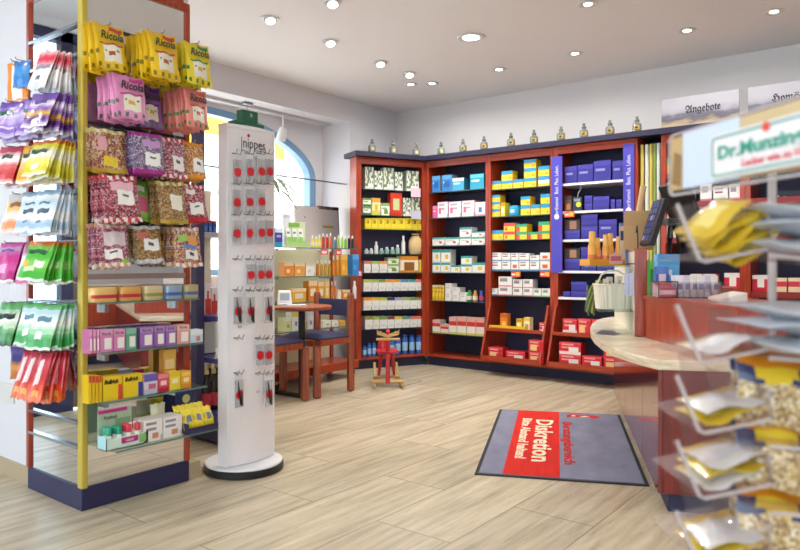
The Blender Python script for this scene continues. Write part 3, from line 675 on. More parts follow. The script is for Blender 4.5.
o = link('notice_board', MB().box((0, 0, 0), (.5, .02, .26), mat('#1C2140', .4)).mesh('notice_board')); 
dt = MB()
for i in range(10): dt.box((.02 + .045 * i, -.002, .2 - .012 * (i % 4)), (.03 + .045 * i, -.0005, .225 - .012 * (i % 4)), mat('#D5D9EA', .4))
obj('print', dt, o, True)
put(bayF, o, t0, ZE[2] + .11, .2, 'navy board with small white dashes above the beige cartons', 'board')
for b_ in (.05, .45): obj('foot', MB().box((b_ - .01, 0, -.1085), (b_ + .01, .02, 0), BLACK), o, True)
# navy cornice over everything
k = MB()
an = bayA.N; pts = [bayA.P + bayA.D * -.04 - an * .07, bayA.P + bayA.D * -.04 + an * .24, Vector((-4.62, 6.5, 0)), Vector((.6, 6.5, 0)), Vector((.6, YW - .07, 0))]
# front inner corner of the two runs
qx = bayA.P - an * .07; tt = (YW - .07 - qx.y) / bayA.D.y; pin = qx + bayA.D * tt
pts.append(pin)
k.prism([(p.x, p.y) for p in pts], 2.236, ZTOP, mat('#201E3E', .45))
struct('trim_1', k)

# apothecary jars on the cornice
GLJ = clear('jar_glass', '#C2C6BD', .32, .08)
herbs = ['#8A8A4A', '#6E5A32', '#57602E', '#3E4A2A', '#B49A4A', '#A8842E', '#9A8438', '#4C4426', '#B08A34', '#A07A2E', '#B88F3A', '#A98A3C']
JU = [372, 393, 416, 441, 463, 484, 511, 534, 561, 584, 610, 637]
JV = [150, 151.5, 153.5, 151, 149, 147, 144, 141.5, 138.5, 135.5, 132.5, 129.5]
for i, (u, v) in enumerate(zip(JU, JV)):
    if u < 424: t, d = bayA.hit(u, .03); p = bayA.at(t, .03, ZTOP + .0005)
    else: p, d = on_Y(u, 6.19); p.z = ZTOP + .0005
    o = thing('apothecary_jar', p, 'old glass apothecary jar on the cornice, %s counted from the window niche' % ORD[i + 1], 'jar', 'apothecary jars along the cornice')
    obj('body', MB().lathe([(.036, 0), (.04, .004), (.04, .07), (.034, .085), (.018, .094), (.018, .104), (.024, .108)], GLJ, 16), o, True, smooth=True)
    obj('herbs', MB().lathe([(.035, .006), (.036, .03 + .006 * (i % 4)), (.02, .04 + .006 * (i % 4))], mat(herbs[i], .8), 14), o, True, smooth=True)
    obj('stopper', MB().lathe([(.014, .1), (.022, .112), (.022, .118), (.01, .126), (.016, .138), (.011, .15)], GLJ, 14), o, True, smooth=True)
    a = math.atan2(p.y, p.x) - PI / 2
    Mx = Matrix.Rotation(a, 4, 'Z')
    if i > 3: obj('wrapper', MB().box((-.022, -.0425, .028), (.022, -.039, .062), mat('#C9A447', .4, .4), Mx).box((-.016, -.044, .036), (.006, -.0426, .054), mat('#2A2418', .4), Mx), o, True)
    else: obj('wrapper', MB().box((-.006, -.0425, .025), (.026, -.037, .06), mat('#C9C08E', .5), Mx), o, True)
# header boards on the cornice
def landscape():
    m, n, l, b = newmat('landscape_print')
    tc = n.new('ShaderNodeTexCoord'); sx = n.new('ShaderNodeSeparateXYZ'); l.new(tc.outputs['Generated'], sx.inputs[0])
    nz = n.new('ShaderNodeTexNoise'); nz.inputs['Scale'].default_value = 4; nz.inputs['Detail'].default_value = 6
    l.new(tc.outputs['Generated'], nz.inputs['Vector'])
    ad = n.new('ShaderNodeMath'); ad.operation = 'MULTIPLY_ADD'; ad.inputs[1].default_value = .55
    l.new(nz.outputs['Fac'], ad.inputs[0]); l.new(sx.outputs['Z'], ad.inputs[2])
    cr = n.new('ShaderNodeValToRGB'); e = cr.color_ramp.elements
    e[0].position = .25; e[0].color = rgb('#BCA888'); e[1].position = .98; e[1].color = rgb('#A9A7B0')
    for p, c in ((.42, '#9A8B76'), (.52, '#5E5A66'), (.64, '#6E6B78'), (.7, '#8E8D9A'), (.82, '#A09FAA')):
        k = e.new(p); k.color = rgb(c)
    l.new(ad.outputs[0], cr.inputs[0]); l.new(cr.outputs[0], b.inputs['Base Color']); b.inputs['Roughness'].default_value = .55
    return m
LAND = landscape()
for u0, u1, v0, word, lb in ((661.5, 739, 104, 'Angebote', 'landscape header board lettered for offers, standing on the cornice'), (748, 850, 90, 'Hom\u00f6opathie', 'landscape header board lettered for homoeopathy, at the end of the cornice')):
    p0, d0 = on_Y(u0, 6.1); p1, d1 = on_Y(u1, 6.1); w = p1.x - p0.x
    r = thing('header_board', ((p0.x + p1.x) / 2, 6.1, ZTOP + .0005), lb, 'sign', 'header boards on the cornice')
    obj('panel', MB().box((-w / 2, 0, 0), (w / 2, .015, .245), LAND), r, True)
    text(fraktur(word), .086, mat('#23232C', .5), frame((0.03, -.0008, .13), (1, 0, 0), (0, 0, 1)), r, bold=.002)
    obj('foot', MB().box((-w / 2 + .05, .0155, 0), (-w / 2 + .07, .06, .03), BLACK).box((w / 2 - .07, .0155, 0), (w / 2 - .05, .06, .03), BLACK), r, True)
p0, d = on_Y(737, 6.06); p1, d = on_Y(790, 6.06)
r = thing('fascia_sign', ((p0.x + p1.x) / 2, 6.12, 2.06), 'pale blue hanging sign with old lettering under the cornice', 'sign'); w = p1.x - p0.x
obj('panel', MB().box((-w / 2, 0, 0), (w / 2, .012, .15), mat('#CFE3E6', .5)), r, True)
text(fraktur('Wellness'), .12, mat('#23232C', .5), frame((0, -.0008, .075), (1, 0, 0), (0, 0, 1)), r, bold=.002)
obj('hanger', MB().box((-w / 2 + .03, .003, .15), (-w / 2 + .05, .008, .176), STEEL), r, True); obj('hanger', MB().box((w / 2 - .05, .003, .15), (w / 2 - .03, .008, .176), STEEL), r, True)

# ------------------------------------------------------------------ mirrored tower with hanging sweets
TX, TY = -3.05, 1.575
tw = thing('display_tower', (-3.31, 1.85, 0), 'mirror-clad display tower on a navy plinth with yellow corner post', 'display tower')
obj('plinth', MB().box((-3.575, 1.565, 0), (-3.04, 2.13, .105), NAVY), tw, bevel=.003)
obj('mirror_panel', MB().box((-3.56, TY, .105), (TX - .005, 1.59, 2.41), MIRROR), tw)
obj('mirror_panel', MB().box((-3.065, 1.595, .105), (TX, 2.11, 2.41), MIRROR), tw)
POST = mat('#CDB84E', .35, .25)
obj('corner_post', MB().box((TX - .026, TY - .014, .10), (TX + .016, TY + .018, 2.92), POST), tw, bevel=.007)
obj('stile', MB().box((-3.585, TY - .012, .105), (-3.56, 1.6, 2.41), MAHOG), tw)
obj('stile', MB().box((-3.07, 2.11, .105), (TX + .01, 2.134, 2.41), MAHOG), tw)
obj('top_rail', MB().box((-3.585, TY - .012, 2.41), (TX - .027, 1.598, 2.45), MAHOGX), tw)
obj('top_rail', MB().box((-3.07, TY + .019, 2.41), (TX + .01, 2.134, 2.45), MAHOGX), tw)
obj('crown', MB().box((-3.55, 1.6, 2.451), (-3.06, 2.11, 2.92), MAHOG), tw)
HOOKZ_L = [2.06, 1.87, 1.66, 1.44, 1.21, .93, .72]
HOOKZ_R = [2.175, 1.955, 1.715, 1.505, 1.29]
for z in [2.2] + HOOKZ_L + [.384, .275]:
    obj('rail', MB().box((-3.56, TY - .014, z), (TX - .03, TY - .001, z + .014), STEEL), tw)
for z in (2.2, 2.0, 1.75, 1.54, 1.3): obj('rail', MB().box((TX + .001, TY + .02, z), (TX + .012, 2.11, z + .014), mat('#3A3236', .3)), tw)

_bags = {}
def bag(name, w, h, t, fn, key, seed):
    k = (name, key, seed)
    if k not in _bags: _bags[k] = bag_mesh(w, h, t, fn, 20 if key.endswith('R') else 14, 22 if key.endswith('R') else 18, seed=seed)
    return link(name, _bags[k])
def grad(*stops):
    """stops: (y, colour) from the bottom up"""
    def f(x, y, s):
        i = 0
        for k, (yy, cc) in enumerate(stops):
            if y >= yy: i = k
        if i + 1 >= len(stops): return stops[i][1]
        a, b = stops[i], stops[i + 1]; t = (y - a[0]) / (b[0] - a[0]); t = 0 if t < .5 else round((t - .5) * 2 * 3) / 4
        ca, cb = [[int(c[1][k:k + 2], 16) for k in (1, 3, 5)] for c in (a, b)]
        return '#%02X%02X%02X' % tuple(int(p + (q - p) * t) for p, q in zip(ca, cb))
    return f
def deco(base, spots, edge=None):
    def f(x, y, s):
        if s == 0:
            for x0, x1, y0, y1, c in spots:
                if x0 <= x <= x1 and y0 <= y <= y1: return c
        return base(x, y, s)
    return f
W_ = '#EFECF0'
L_ART = {
 'org': (deco(grad((0, '#E98A2A')), [(.22, .8, .04, .96, '#F2EFEA'), (.3, .7, .62, .7, '#4A4A52'), (.35, .7, .2, .36, '#D9B08A')]), 'orange and white sweet bag'),
 'blu': (grad((0, '#2F7FCB'), (.5, '#3E92DA'), (.85, '#2A6AB4')), 'bright blue sweet bag'),
 'rdw': (deco(grad((0, '#D9DCE4'), (.25, '#F0F0F2'), (.72, '#D8314A'), (.93, '#E9B8BE')), [(.1, .9, .5, .62, '#8C8FA0'), (.3, .6, .2, .35, '#55586A')]), 'white sweet bag with red top'),
 'pur': (deco(grad((0, '#C9BBE6'), (.12, '#8C6CC2'), (.38, '#B7A0DC'), (.55, '#D9CDEC'), (.7, '#8E6CC4'), (.86, '#5E3C9C')), [(.15, .5, .62, .7, '#2F6A4E'), (.3, .9, .2, .3, '#D9CFF0')]), 'lilac and white sweet bag'),
 'pur2': (deco(grad((0, '#E6E0F0'), (.14, '#5A2E86'), (.36, '#E0A83E'), (.44, '#8A66B4'), (.6, '#E3D6EA'), (.8, '#8460B4')), [(.2, .7, .68, .76, '#6A4A9C'), (.35, .65, .0, .2, '#E9E6F4')]), 'purple sweet bag with golden swirl'),
 'red': (deco(grad((0, '#EFE6E6'), (.1, '#D23A3E'), (.4, '#E0686A'), (.55, '#F2E9E8'), (.86, '#C24A5E')), [(.2, .7, .66, .75, '#3F4A4A')]), 'white and red sweet bag'),
 'ora': (deco(grad((0, '#F2EEE4'), (.1, '#F0A640'), (.4, '#F3C478'), (.6, '#F4EBDC'), (.74, '#EFA932')), [(.1, .75, .66, .75, '#3F5A3A'), (.3, .7, .15, .35, '#F6EED8')]), 'orange and cream sweet bag'),
 'yel': (deco(grad((0, '#E8E4D0'), (.1, '#D6CE2E'), (.3, '#E6E05A'), (.5, '#F1EEDC'), (.8, '#E6DA3E'), (.92, '#D2622E')), [(.1, .75, .62, .71, '#2F5A46'), (.3, .65, .18, .36, '#F5F3DE')]), 'yellow and white sweet bag'),
 'lbl': (deco(grad((0, '#DCE4EC'), (.12, '#A8C4DC'), (.3, '#EEF2F6'), (.6, '#C2D8EA'), (.8, '#E6ECF2'), (.92, '#7FA0BE')), [(.2, .8, .42, .55, '#4A5A6C'), (.2, .7, .64, .74, '#5A6E88'), (.3, .5, .2, .3, '#6A88A6')]), 'pale blue sweet bag'),
 'ow': (deco(grad((0, '#E6D2CE'), (.12, '#E79A6A'), (.35, '#F1E2DC'), (.6, '#F0C76A'), (.85, '#E3E0E2')), [(.2, .7, .66, .75, '#A06A5A')]), 'white sweet bag with peach print'),
 'mag': (deco(grad((0, '#F0E6EC'), (.06, '#B8207C'), (.3, '#D14C9A'), (.5, '#C72F88'), (.78, '#B48CB8'), (.92, '#C24A92')), [(.2, .55, .2, .45, '#E9A6CE'), (.15, .7, .76, .86, '#6A4A86')]), 'magenta sweet bag'),
 'pnk': (deco(grad((0, '#D45A96'), (.12, '#E9BED6'), (.5, '#F0DCE8'), (.75, '#D77AAC'), (.92, '#A8506E')), [(.3, .7, .3, .6, '#C98AB0')]), 'pale pink sweet bag'),
 'grn': (deco(grad((0, '#EEF2EA'), (.06, '#47B436'), (.35, '#7FCB5E'), (.55, '#4FB93E'), (.75, '#6CC24A'), (.93, '#D2622E')), [(.15, .8, .68, .78, '#2A6A3E'), (.25, .6, .2, .34, '#D9E9B8'), (.5, .85, .36, .5, '#E6F2DC'), (.1, .3, .35, .48, '#E9B24A')]), 'bright green sweet bag'),
 'dgr': (deco(grad((0, '#2E5A3A'), (.1, '#3F8A45'), (.4, '#BFD8B8'), (.55, '#E9EEE6'), (.85, '#5AA05A')), [(.1, .85, .62, .74, '#2A3A30'), (.1, .4, .3, .45, '#4FA04A')]), 'white sweet bag with dark green leaves'),
 'wgr': (deco(grad((0, '#D8EADC'), (.08, '#3FA557'), (.35, '#A9D9B0'), (.5, '#EDF3EE'), (.8, '#BFDCE2'), (.92, '#5AAE62')), [(.2, .8, .62, .72, '#5A8AA0'), (.3, .6, .25, .4, '#EFF6EE')]), 'white and green sweet bag'),
 'po': (grad((0, '#C97A3A'), (.3, '#E0934A'), (.55, '#3E2E7E'), (.8, '#5A46A0')), 'orange and violet sweet bag'),
 'rst': (deco(grad((0, '#E06A2A'), (.18, '#E04A2E'), (.42, '#C92638'), (.7, '#D9535E'), (.9, '#B52A3E')), [(.25, .6, .35, .85, '#EFDCDC'), (.3, .7, .1, .2, '#F0A23A')]), 'slim red stick bag'),
}
def hang_left(row, X, n, key, tip_gap=.03, w=.132, h=.19, t=.017, pitch=.0135, tilt=(4, 20), hookname='', start=.045, lettering=None, turn=13):
    z = HOOKZ_L[row]; ln = start + pitch * (n - 1) + tip_gap
    obj('hook', MB().tube([(X, TY - .014, z + .008), (X, TY - ln, z + .004), (X, TY - ln - .006, z + .014)], .0025, WIRE, 6), tw)
    fn, desc = L_ART[key]
    for i in range(n):
        o = bag('candy_bag', w, h * (.97 + .03 * ((i * 7) % 3)), t, fn, key, i % 3)
        a = tilt[0] + (tilt[1] - tilt[0]) * (i / max(1, n - 1) if n > 1 else .6)
        o.location = (X + (.003 if i % 2 else -.003), TY - start - pitch * i, z + .004)
        o.rotation_euler = (-math.radians(a), math.radians(random.uniform(-3.5, 3.5)), math.radians(turn + (10 if i == n - 1 else 0) + random.uniform(-4, 4)))
        tag(o, '%s, %s from mirror, %s hook, street-side row %s' % (desc, ORD[i + 1], hookname, ORD[row + 1].replace('first', 'one').replace('second', 'two').replace('third', 'three').replace('fourth', 'four').replace('fifth', 'five').replace('sixth', 'six').replace('seventh', 'seven')), 'sweet bag', 'sweet bags on the street side of the tower')
        if lettering and i == n - 1:
            s, col, sz, yy = lettering
            text(s, sz, mat(col, .5), frame((-.005, -t * .72 - .002, -h * yy), (1, 0, 0), (0, 0, 1)), o, shear=.15)
A_, B2, C_ = -3.415, -3.27, -3.125
hang_left(0, A_ + .0, 1, 'org', hookname='outer', start=.12, w=.13, tilt=(0, 4))
hang_left(0, -3.37, 1, 'blu', hookname='second', start=.12, w=.1, h=.13, tilt=(0, 6))
hang_left(0, B2 + .03, 3, 'rdw', hookname='third', w=.1, tilt=(6, 16))
hang_left(0, C_, 6, 'rdw', hookname='inner', w=.115, tilt=(4, 20))
hang_left(1, A_, 5, 'pur', hookname='outer', start=.09, lettering=('WICK', '#2C6B4B', .04, .36))
hang_left(1, B2, 4, 'pur', hookname='middle', tilt=(4, 18), start=.07)
hang_left(1, C_, 7, 'pur2', hookname='inner', tilt=(2, 26), lettering=('WICK', '#6A4A9C', .032, .3))
hang_left(2, A_, 6, 'red', hookname='outer', start=.08)
hang_left(2, B2, 3, 'ora', hookname='middle', start=.075, lettering=('Emeukal', '#33543A', .034, .3))
hang_left(2, C_, 7, 'yel', hookname='inner', tilt=(2, 26), lettering=('Emeukal', '#2F5A46', .034, .3))
hang_left(3, A_, 2, 'ow', hookname='outer', start=.1, h=.2)
hang_left(3, B2, 4, 'lbl', hookname='middle', h=.2, w=.125, start=.07)
hang_left(3, C_, 6, 'lbl', hookname='inner', w=.13, h=.2, tilt=(4, 20))
hang_left(4, A_, 6, 'mag', hookname='outer', start=.08)
hang_left(4, B2, 3, 'pnk', hookname='middle', start=.075)
hang_left(4, C_, 8, 'grn', hookname='inner', tilt=(2, 26), lettering=('Emeukal', '#2A6A3E', .034, .27))
hang_left(5, A_, 6, 'dgr', hookname='outer', start=.08, h=.2, lettering=('Emeukal', '#22332A', .034, .3))
hang_left(5, B2, 4, 'wgr', hookname='middle', h=.2, start=.07)
hang_left(5, C_, 6, 'wgr', hookname='inner', h=.2, tilt=(4, 20))
hang_left(6, A_, 1, 'po', hookname='outer', start=.1, h=.16, w=.14, tilt=(0, 6))
for hn, x0 in (('second', -3.36), ('third', -3.28), ('fourth', -3.2), ('inner', -3.115)):
    hang_left(6, x0, 5 if hn != 'second' else 3, 'rst', hookname=hn, w=.062, h=.225, pitch=.02, tilt=(6, 24))

# sweets on the shop side, facing +X
LEAF, MINT = '#4E7A5A', '#8FB08A'
def ric(base, dark, banner, edge, herb):
    g = deco(grad((0, edge), (.03, base), (.97, edge)), [(.5, .95, .87, .94, banner), (.14, .9, .55, .6, banner), (.42, .62, .3, .42, dark), (.3, .36, .4, .46, herb), (.66, .74, .42, .47, herb), (.24, .8, .2, .55, '#F0EBDA'),
            (.05, .15, .06, .14, herb), (.3, .4, .06, .14, herb), (.55, .65, .06, .14, herb), (.8, .9, .06, .14, herb), (.0, .12, .3, .42, herb)])
    return g
R_ART = {
 'ry': (ric('#EBC41C', '#B0542A', '#C2402E', '#D9AE16', '#8A7A1E'), 'yellow herb drop bag'),
 'rg': (ric('#E9D32A', '#D9B03A', '#3F8A4A', '#D6BE22', '#3F7A4A'), 'lemon herb drop bag'),
 'rp': (ric('#E59AC6', '#D9B23A', '#C94A92', '#D67FB2', '#5E7F72'), 'pink herb drop bag'),
 'rv': (ric('#8A5CA6', '#D9A23A', '#5E2E86', '#7A4A96', '#6E9A6A'), 'violet herb drop bag'),
 'rs': (ric('#E88C84', '#CF3A3A', '#C7503E', '#D97A72', '#4E8A56'), 'salmon herb drop bag'),
}
SW = {
 'mix': sweets('mixed_sweets', ['#8A3A3A', '#C9A48A', '#A8704A', '#D2BFB0', '#6A2A24', '#B8923A', '#96525A'], 14),
 'lic': sweets('liquorice_sweets', ['#54425F', '#9C8CAA', '#7A6A8C', '#C9BFD2', '#5A4A6C', '#8F7CA0'], 14),
 'rose': sweets('rose_sweets', ['#8E3A52', '#C08A9A', '#6E2E42', '#D2B2BC', '#A05068', '#7A3442'], 14),
 'oran': sweets('orange_sweets', ['#B8702F', '#CFA06A', '#96522A', '#D9BC92', '#C2853A'], 14),
 'red': sweets('red_sweets', ['#96283A', '#C27A86', '#741E2C', '#D0A8AE', '#A83C4E', '#5E1E34'], 14),
 'brn': sweets('brown_sweets', ['#7E5830', '#A07A42', '#5E4022', '#C2A672', '#8E683A', '#AE8C4C'], 14),
}
def stripe(a, b):
    return lambda x, y: a if int((x * 9 + y * 3)) % 2 else b
def clr(sw, band, lab, b2=None, extra=()):
    st = stripe(*band)
    def f(x, y, s):
        if y > .9 or y < .07: return st(x, y) if y > .9 or b2 is None else b2
        if s == 0:
            x0, x1, y0, y1 = lab
            if x0 < x < x1 and y0 < y < y1: return '#5A5A60' if abs(y - (y0 + y1) / 2 - .04) < .03 and abs(x - (x0 + x1) / 2) < .1 else '#F1EFEC'
            for x0, x1, y0, y1, c in extra:
                if x0 < x < x1 and y0 < y < y1: return c
        return SW[sw]
    return f
RW = ('#D23A4A', '#F0E4E4'); GW = ('#C9B24A', '#EFE6C8'); PU = ('#B0309A', '#9A2486'); RB = ('#CFA08A', '#F0E2D8'); OR_ = ('#E59A2A', '#D98A1E')
R_ART.update({
 'c1': (clr('mix', ('#C9C46A', '#E9E4C6'), (2, 2, 2, 2), '#C9A23A', [(.3, .7, .15, .35, '#E2C42E'), (.15, .4, .5, .8, '#D9A0A8')]), 'clear bag of mixed sweets'),
 'c2': (clr('lic', PU, (.35, .85, .18, .52), '#A82A8C', [(.3, .9, .62, .8, '#C99AD2')]), 'purple-topped bag of liquorice'),
 'c3': (clr('rose', RW, (.4, .9, .2, .55), None), 'striped bag of rose sweets'),
 'c4': (clr('oran', OR_, (.4, .9, .2, .55), '#E59A2A'), 'orange-topped sweet bag'),
 'c5': (clr('red', RW, (.3, .8, .38, .68), None, [(.15, .85, .7, .86, '#E9B6C6')]), 'red-striped bag of red sweets'),
 'c6': (deco(grad((0, '#6FA83A'), (.14, '#9CC65A'), (.8, '#5E9A3A')), [(.15, .9, .22, .6, '#D95A86'), (.3, .7, .3, .5, '#EBA0BE'), (.2, .8, .72, .86, '#E9F0DC')]), 'green and pink melon sweet bag'),
 'c7': (clr('brn', GW, (2, 2, 2, 2), '#B99A3A', [(.4, .85, .34, .7, '#F0EEDF'), (.5, .75, .45, .58, '#B9C24A')]), 'gold-striped bag of brown sweets'),
 'c8': (clr('red', RW, (.2, .8, .18, .5), '#C2283A', [(.1, .5, .72, .86, '#F0EAE6')]), 'red-striped bag of berry sweets'),
 'c9': (clr('rose', RB, (.2, .75, .16, .42), None, [(.2, .9, .5, .8, '#D9CCD0'), (.72, .95, .05, .2, '#8CC63F')]), 'pale-striped bag of pink sweets'),
 'c10': (clr('brn', ('#D9DCE2', '#C2C8D2'), (.3, .85, .3, .62), None, [(.1, .5, .66, .84, '#D96A6A')]), 'silver-topped bag of toffees'),
 'c11': (clr('mix', RB, (.35, .85, .16, .4), None, [(.15, .5, .62, .82, '#9CC65A'), (.5, .85, .55, .78, '#E5A05A'), (.3, .8, .46, .56, '#5A8AD2')]), 'pale-striped bag of fruit sweets'),
})
def hang_right(row, Y, n, key, w, h, t=.022, pitch=.022, start=.05, tilt=(3, 10), hookname='', lettering=None, dz=0):
    z = HOOKZ_R[row] + dz; ln = start + pitch * (n - 1) + .025
    obj('hook', MB().tube([(TX + .012, Y, z + .008), (TX + ln, Y, z + .004), (TX + ln + .006, Y, z + .014)], .0025, WIRE, 6), tw)
    fn, desc = R_ART[key]
    for i in range(n):
        o = bag('candy_bag', w, h * (.97 + .03 * ((i * 5) % 3)), t, fn, key + 'R', i % 3)
        a = tilt[0] + (tilt[1] - tilt[0]) * (i / max(1, n - 1) if n > 1 else .6)
        o.location = (TX + start + pitch * i, Y + (.003 if i % 2 else -.003), z + .004); o.rotation_mode = 'ZXY'
        o.rotation_mode = 'XYZ'
        o.rotation_euler = (-math.radians(a), math.radians(random.uniform(-2, 2)), PI / 2 + math.radians(random.uniform(-3, 3)))
        tag(o, '%s, %s from mirror, %s hook, shop-side row %s' % (desc, ORD[i + 1], hookname, ['one', 'two', 'three', 'four', 'five'][row]), 'sweet bag', 'sweet bags on the shop side of the tower')
        if lettering and i == n - 1:
            s, col = lettering
            text(s, .052, mat(col, .5), frame((0, -t * .78 - .0045, -h * .27), (1, 0, 0), (0, 0, 1)), o, shear=.22, bold=.0012, width=w * .72)
RI = ('Ricola', '#1E2A22')
hang_right(0, 1.62, 4, 'ry', .15, .215, hookname='first', start=.06, lettering=RI)
hang_right(0, 1.83, 8, 'ry', .14, .205, pitch=.024, hookname='second', lettering=RI)
hang_right(0, 2.02, 8, 'rg', .14, .205, pitch=.024, hookname='third', lettering=RI)
hang_right(1, 1.69, 6, 'rp', .155, .2, pitch=.024, hookname='first', start=.055, lettering=RI)
hang_right(1, 1.845, 2, 'rv', .125, .2, hookname='second', start=.06, lettering=RI)
hang_right(1, 2.02, 8, 'rs', .135, .19, pitch=.022, hookname='third', lettering=RI)
hang_right(2, 1.64, 3, 'c1', .16, .2, hookname='first', start=.06)
hang_right(2, 1.79, 6, 'c2', .15, .19, hookname='second', start=.055)
hang_right(2, 1.94, 5, 'c3', .135, .19, hookname='third', start=.05)
hang_right(2, 2.07, 4, 'c4', .12, .19, hookname='fourth', start=.05)
hang_right(3, 1.66, 6, 'c5', .16, .21, hookname='first', start=.05)
hang_right(3, 1.80, 1, 'c6', .11, .2, hookname='second', start=.07)
hang_right(3, 1.93, 5, 'c7', .15, .2, hookname='third', start=.055)
hang_right(3, 2.07, 4, 'c8', .13, .19, hookname='fourth', start=.055)
hang_right(4, 1.64, 4, 'c9', .15, .2, hookname='first', start=.05)
hang_right(4, 1.83, 3, 'c10', .14, .175, hookname='second', start=.06)
hang_right(4, 2.02, 5, 'c11', .15, .19, hookname='third', start=.05)
# glass shelves on the shop side
SH = [(.942, .10), (.72, .13), (.505, .16), (.305, .25)]
for z, dp in SH:
    s = MB().box((TX + .002, TY + .02, z - .008), (TX + dp - .004, 2.13, z), GLASS); s.box((TX + dp - .0039, TY + .02, z - .008), (TX + dp, 2.13, z), GEDGE)
    o = obj('shelf', s, tw)
    for y in (1.66, 2.03): obj('bracket', MB().box((TX + .001, y, z - .05), (TX + .035, y + .02, z - .0085), STEEL), o)
obj('rail', MB().box((TX + .001, TY + .02, 1.045), (TX + .02, 2.1, 1.07), mat('#A88E86', .35)), tw)
class TB:   # shop side of the tower as a bay: D along +Y
    pass
def on_tower(u, X): p, d = on_X(u, X); return p.y, d
def tput(name, u0, u1, v, z, X, depth, a, label, group=None, cat='carton'):
    y0, d0 = on_tower(u0, X); y1, d1 = on_tower(u1, X); h = zat(v, (d0 + d1) / 2) - z
    o = carton(name, y1 - y0 - .0015, depth, h, a)
    o.location = (X, (y0 + y1) / 2, z + .0008); o.rotation_euler = (0, 0, PI / 2)
    return tag(o, label, cat, group)
# oval tins
tins = [(91, 118.5, '#E9C27A', '#C2303C', 'cream and red'), (119.5, 142.5, '#E0A85A', '#C2303C', 'amber and red'), (143.8, 164, '#D9CBA0', '#9A9A4A', 'cream and olive'), (165.5, 183, '#9AB0CC', '#3F66A8', 'pale blue'), (184.5, 199, '#B9AC7A', '#4A6AA6', 'olive and blue')]
for i, (u0, u1, c1, c2, nm) in enumerate(tins):
    y0, d0 = on_tower(u0, -2.965); y1, d1 = on_tower(u1, -2.965); w = y1 - y0 - .004; h = .068
    b = MB(); n = 20
    prof = [(.46, 0), (.5, .006), (.5, h - .006), (.46, h)]
    def rr(s): return [(w * s * (abs(math.cos(2 * PI * k / n)) ** .45) * math.copysign(1, math.cos(2 * PI * k / n)), .048 * s * 1.2 * (abs(math.sin(2 * PI * k / n)) ** .6) * math.copysign(1, math.sin(2 * PI * k / n))) for k in range(n)]
    vs, fs = [], []
    for s, z in prof: vs += [(x, y, z) for x, y in rr(s)]
    for j in range(3): fs += [(j * n + k, j * n + (k + 1) % n, (j + 1) * n + (k + 1) % n, (j + 1) * n + k) for k in range(n)]
    fs += [tuple(range(n - 1, -1, -1)), tuple(3 * n + k for k in range(n))]
    b.add(vs, fs, mat(c1, .3, .2)); o = link('lozenge_tin', b.mesh('lozenge_tin', None, True))
    g = MB(); q = [(x * 1.01, y * 1.02) for x, y in rr(.5) if y < -.012]; q.sort()
    m_ = len(q); g.add([(x, y, .018) for x, y in q] + [(x, y, .034) for x, y in q], [(k, k + 1, m_ + k + 1, m_ + k) for k in range(m_ - 1)], mat(c2, .35)); link('print', g.mesh('print'), o)
    o.location = (-2.985, (y0 + y1) / 2, .9428); o.rotation_euler = (0, 0, PI / 2)
    tag(o, '%s oval lozenge tin, %s from corner post, top tower shelf' % (nm, ORD[i + 1]), 'tin', 'lozenge tins on the tower')
P = lambda b, s, hb, tp: art(b, tp, .24, None, .2, '#F2EFE8', (.58, .36, .26, .22), None, s)
pk, gn, vi, sa = P('#D887B8', '#CF78AC', '#fff', '#E2A2C8'), P('#5FA884', '#4A9A74', '#fff', '#8CC2A6'), P('#9A6CB0', '#8A5AA4', '#fff', '#B48CC6'), P('#E3A79A', '#D9978A', '#fff', '#EBC0B4')
for i, (u0, u1, v, a, d) in enumerate(((89, 92.5, 330, pk, 'pink'), (93, 96, 330, pk, 'pink'), (96.5, 99.5, 330, pk, 'pink'), (100, 113, 330, pk, 'pink'), (113.6, 125.4, 329.5, pk, 'pink'), (126, 136.6, 328.5, gn, 'green'), (140, 153.5, 327.5, vi, 'violet'), (154.2, 165, 326.5, vi, 'violet'), (165.6, 176.4, 326, vi, 'violet'), (177, 189.5, 325, sa, 'salmon'))):
    o = tput('lozenge_carton', u0, u1, v, .72, -2.94, .06, a, '%s lozenge carton, %s from corner post, second tower shelf' % (d, ORD[i + 1]), 'lozenge cartons on the tower')
    if i in (3, 4, 6, 7, 8, 9): text('Ricola', .02, mat('#2A2A30', .5), frame((0, -.0008, .082), (1, 0, 0), (0, 0, 1)), o, width=(u1 - u0) * .0033)
tput('lozenge_carton', 190.5, 203, 330, .72, -2.94, .06, art('#C9DCEA', '#E8EEF2', .4, None, .2, '#D98A92', (.6, .3, .2, .15)), 'pale blue and white carton at the far end of the tower second shelf', 'lozenge cartons on the tower')
yb_ = art('#EBCB24', '#E8B92A', .14, None, .2, None, side='#E0BC1E')
def ytall(red): 
    def f(x, y):
        if x > .74: return red if y < .62 else '#E8C226'
        if .58 < y < .8 and .08 < x < .7: return '#EBCB24'
        if .44 < y < .5 and .1 < x < .6: return '#A8851E'
        return '#EBCB24'
    return f, '#DDB61C'
edge = art('#E4BE1E', '#D24A36', .2, None, .2, None)
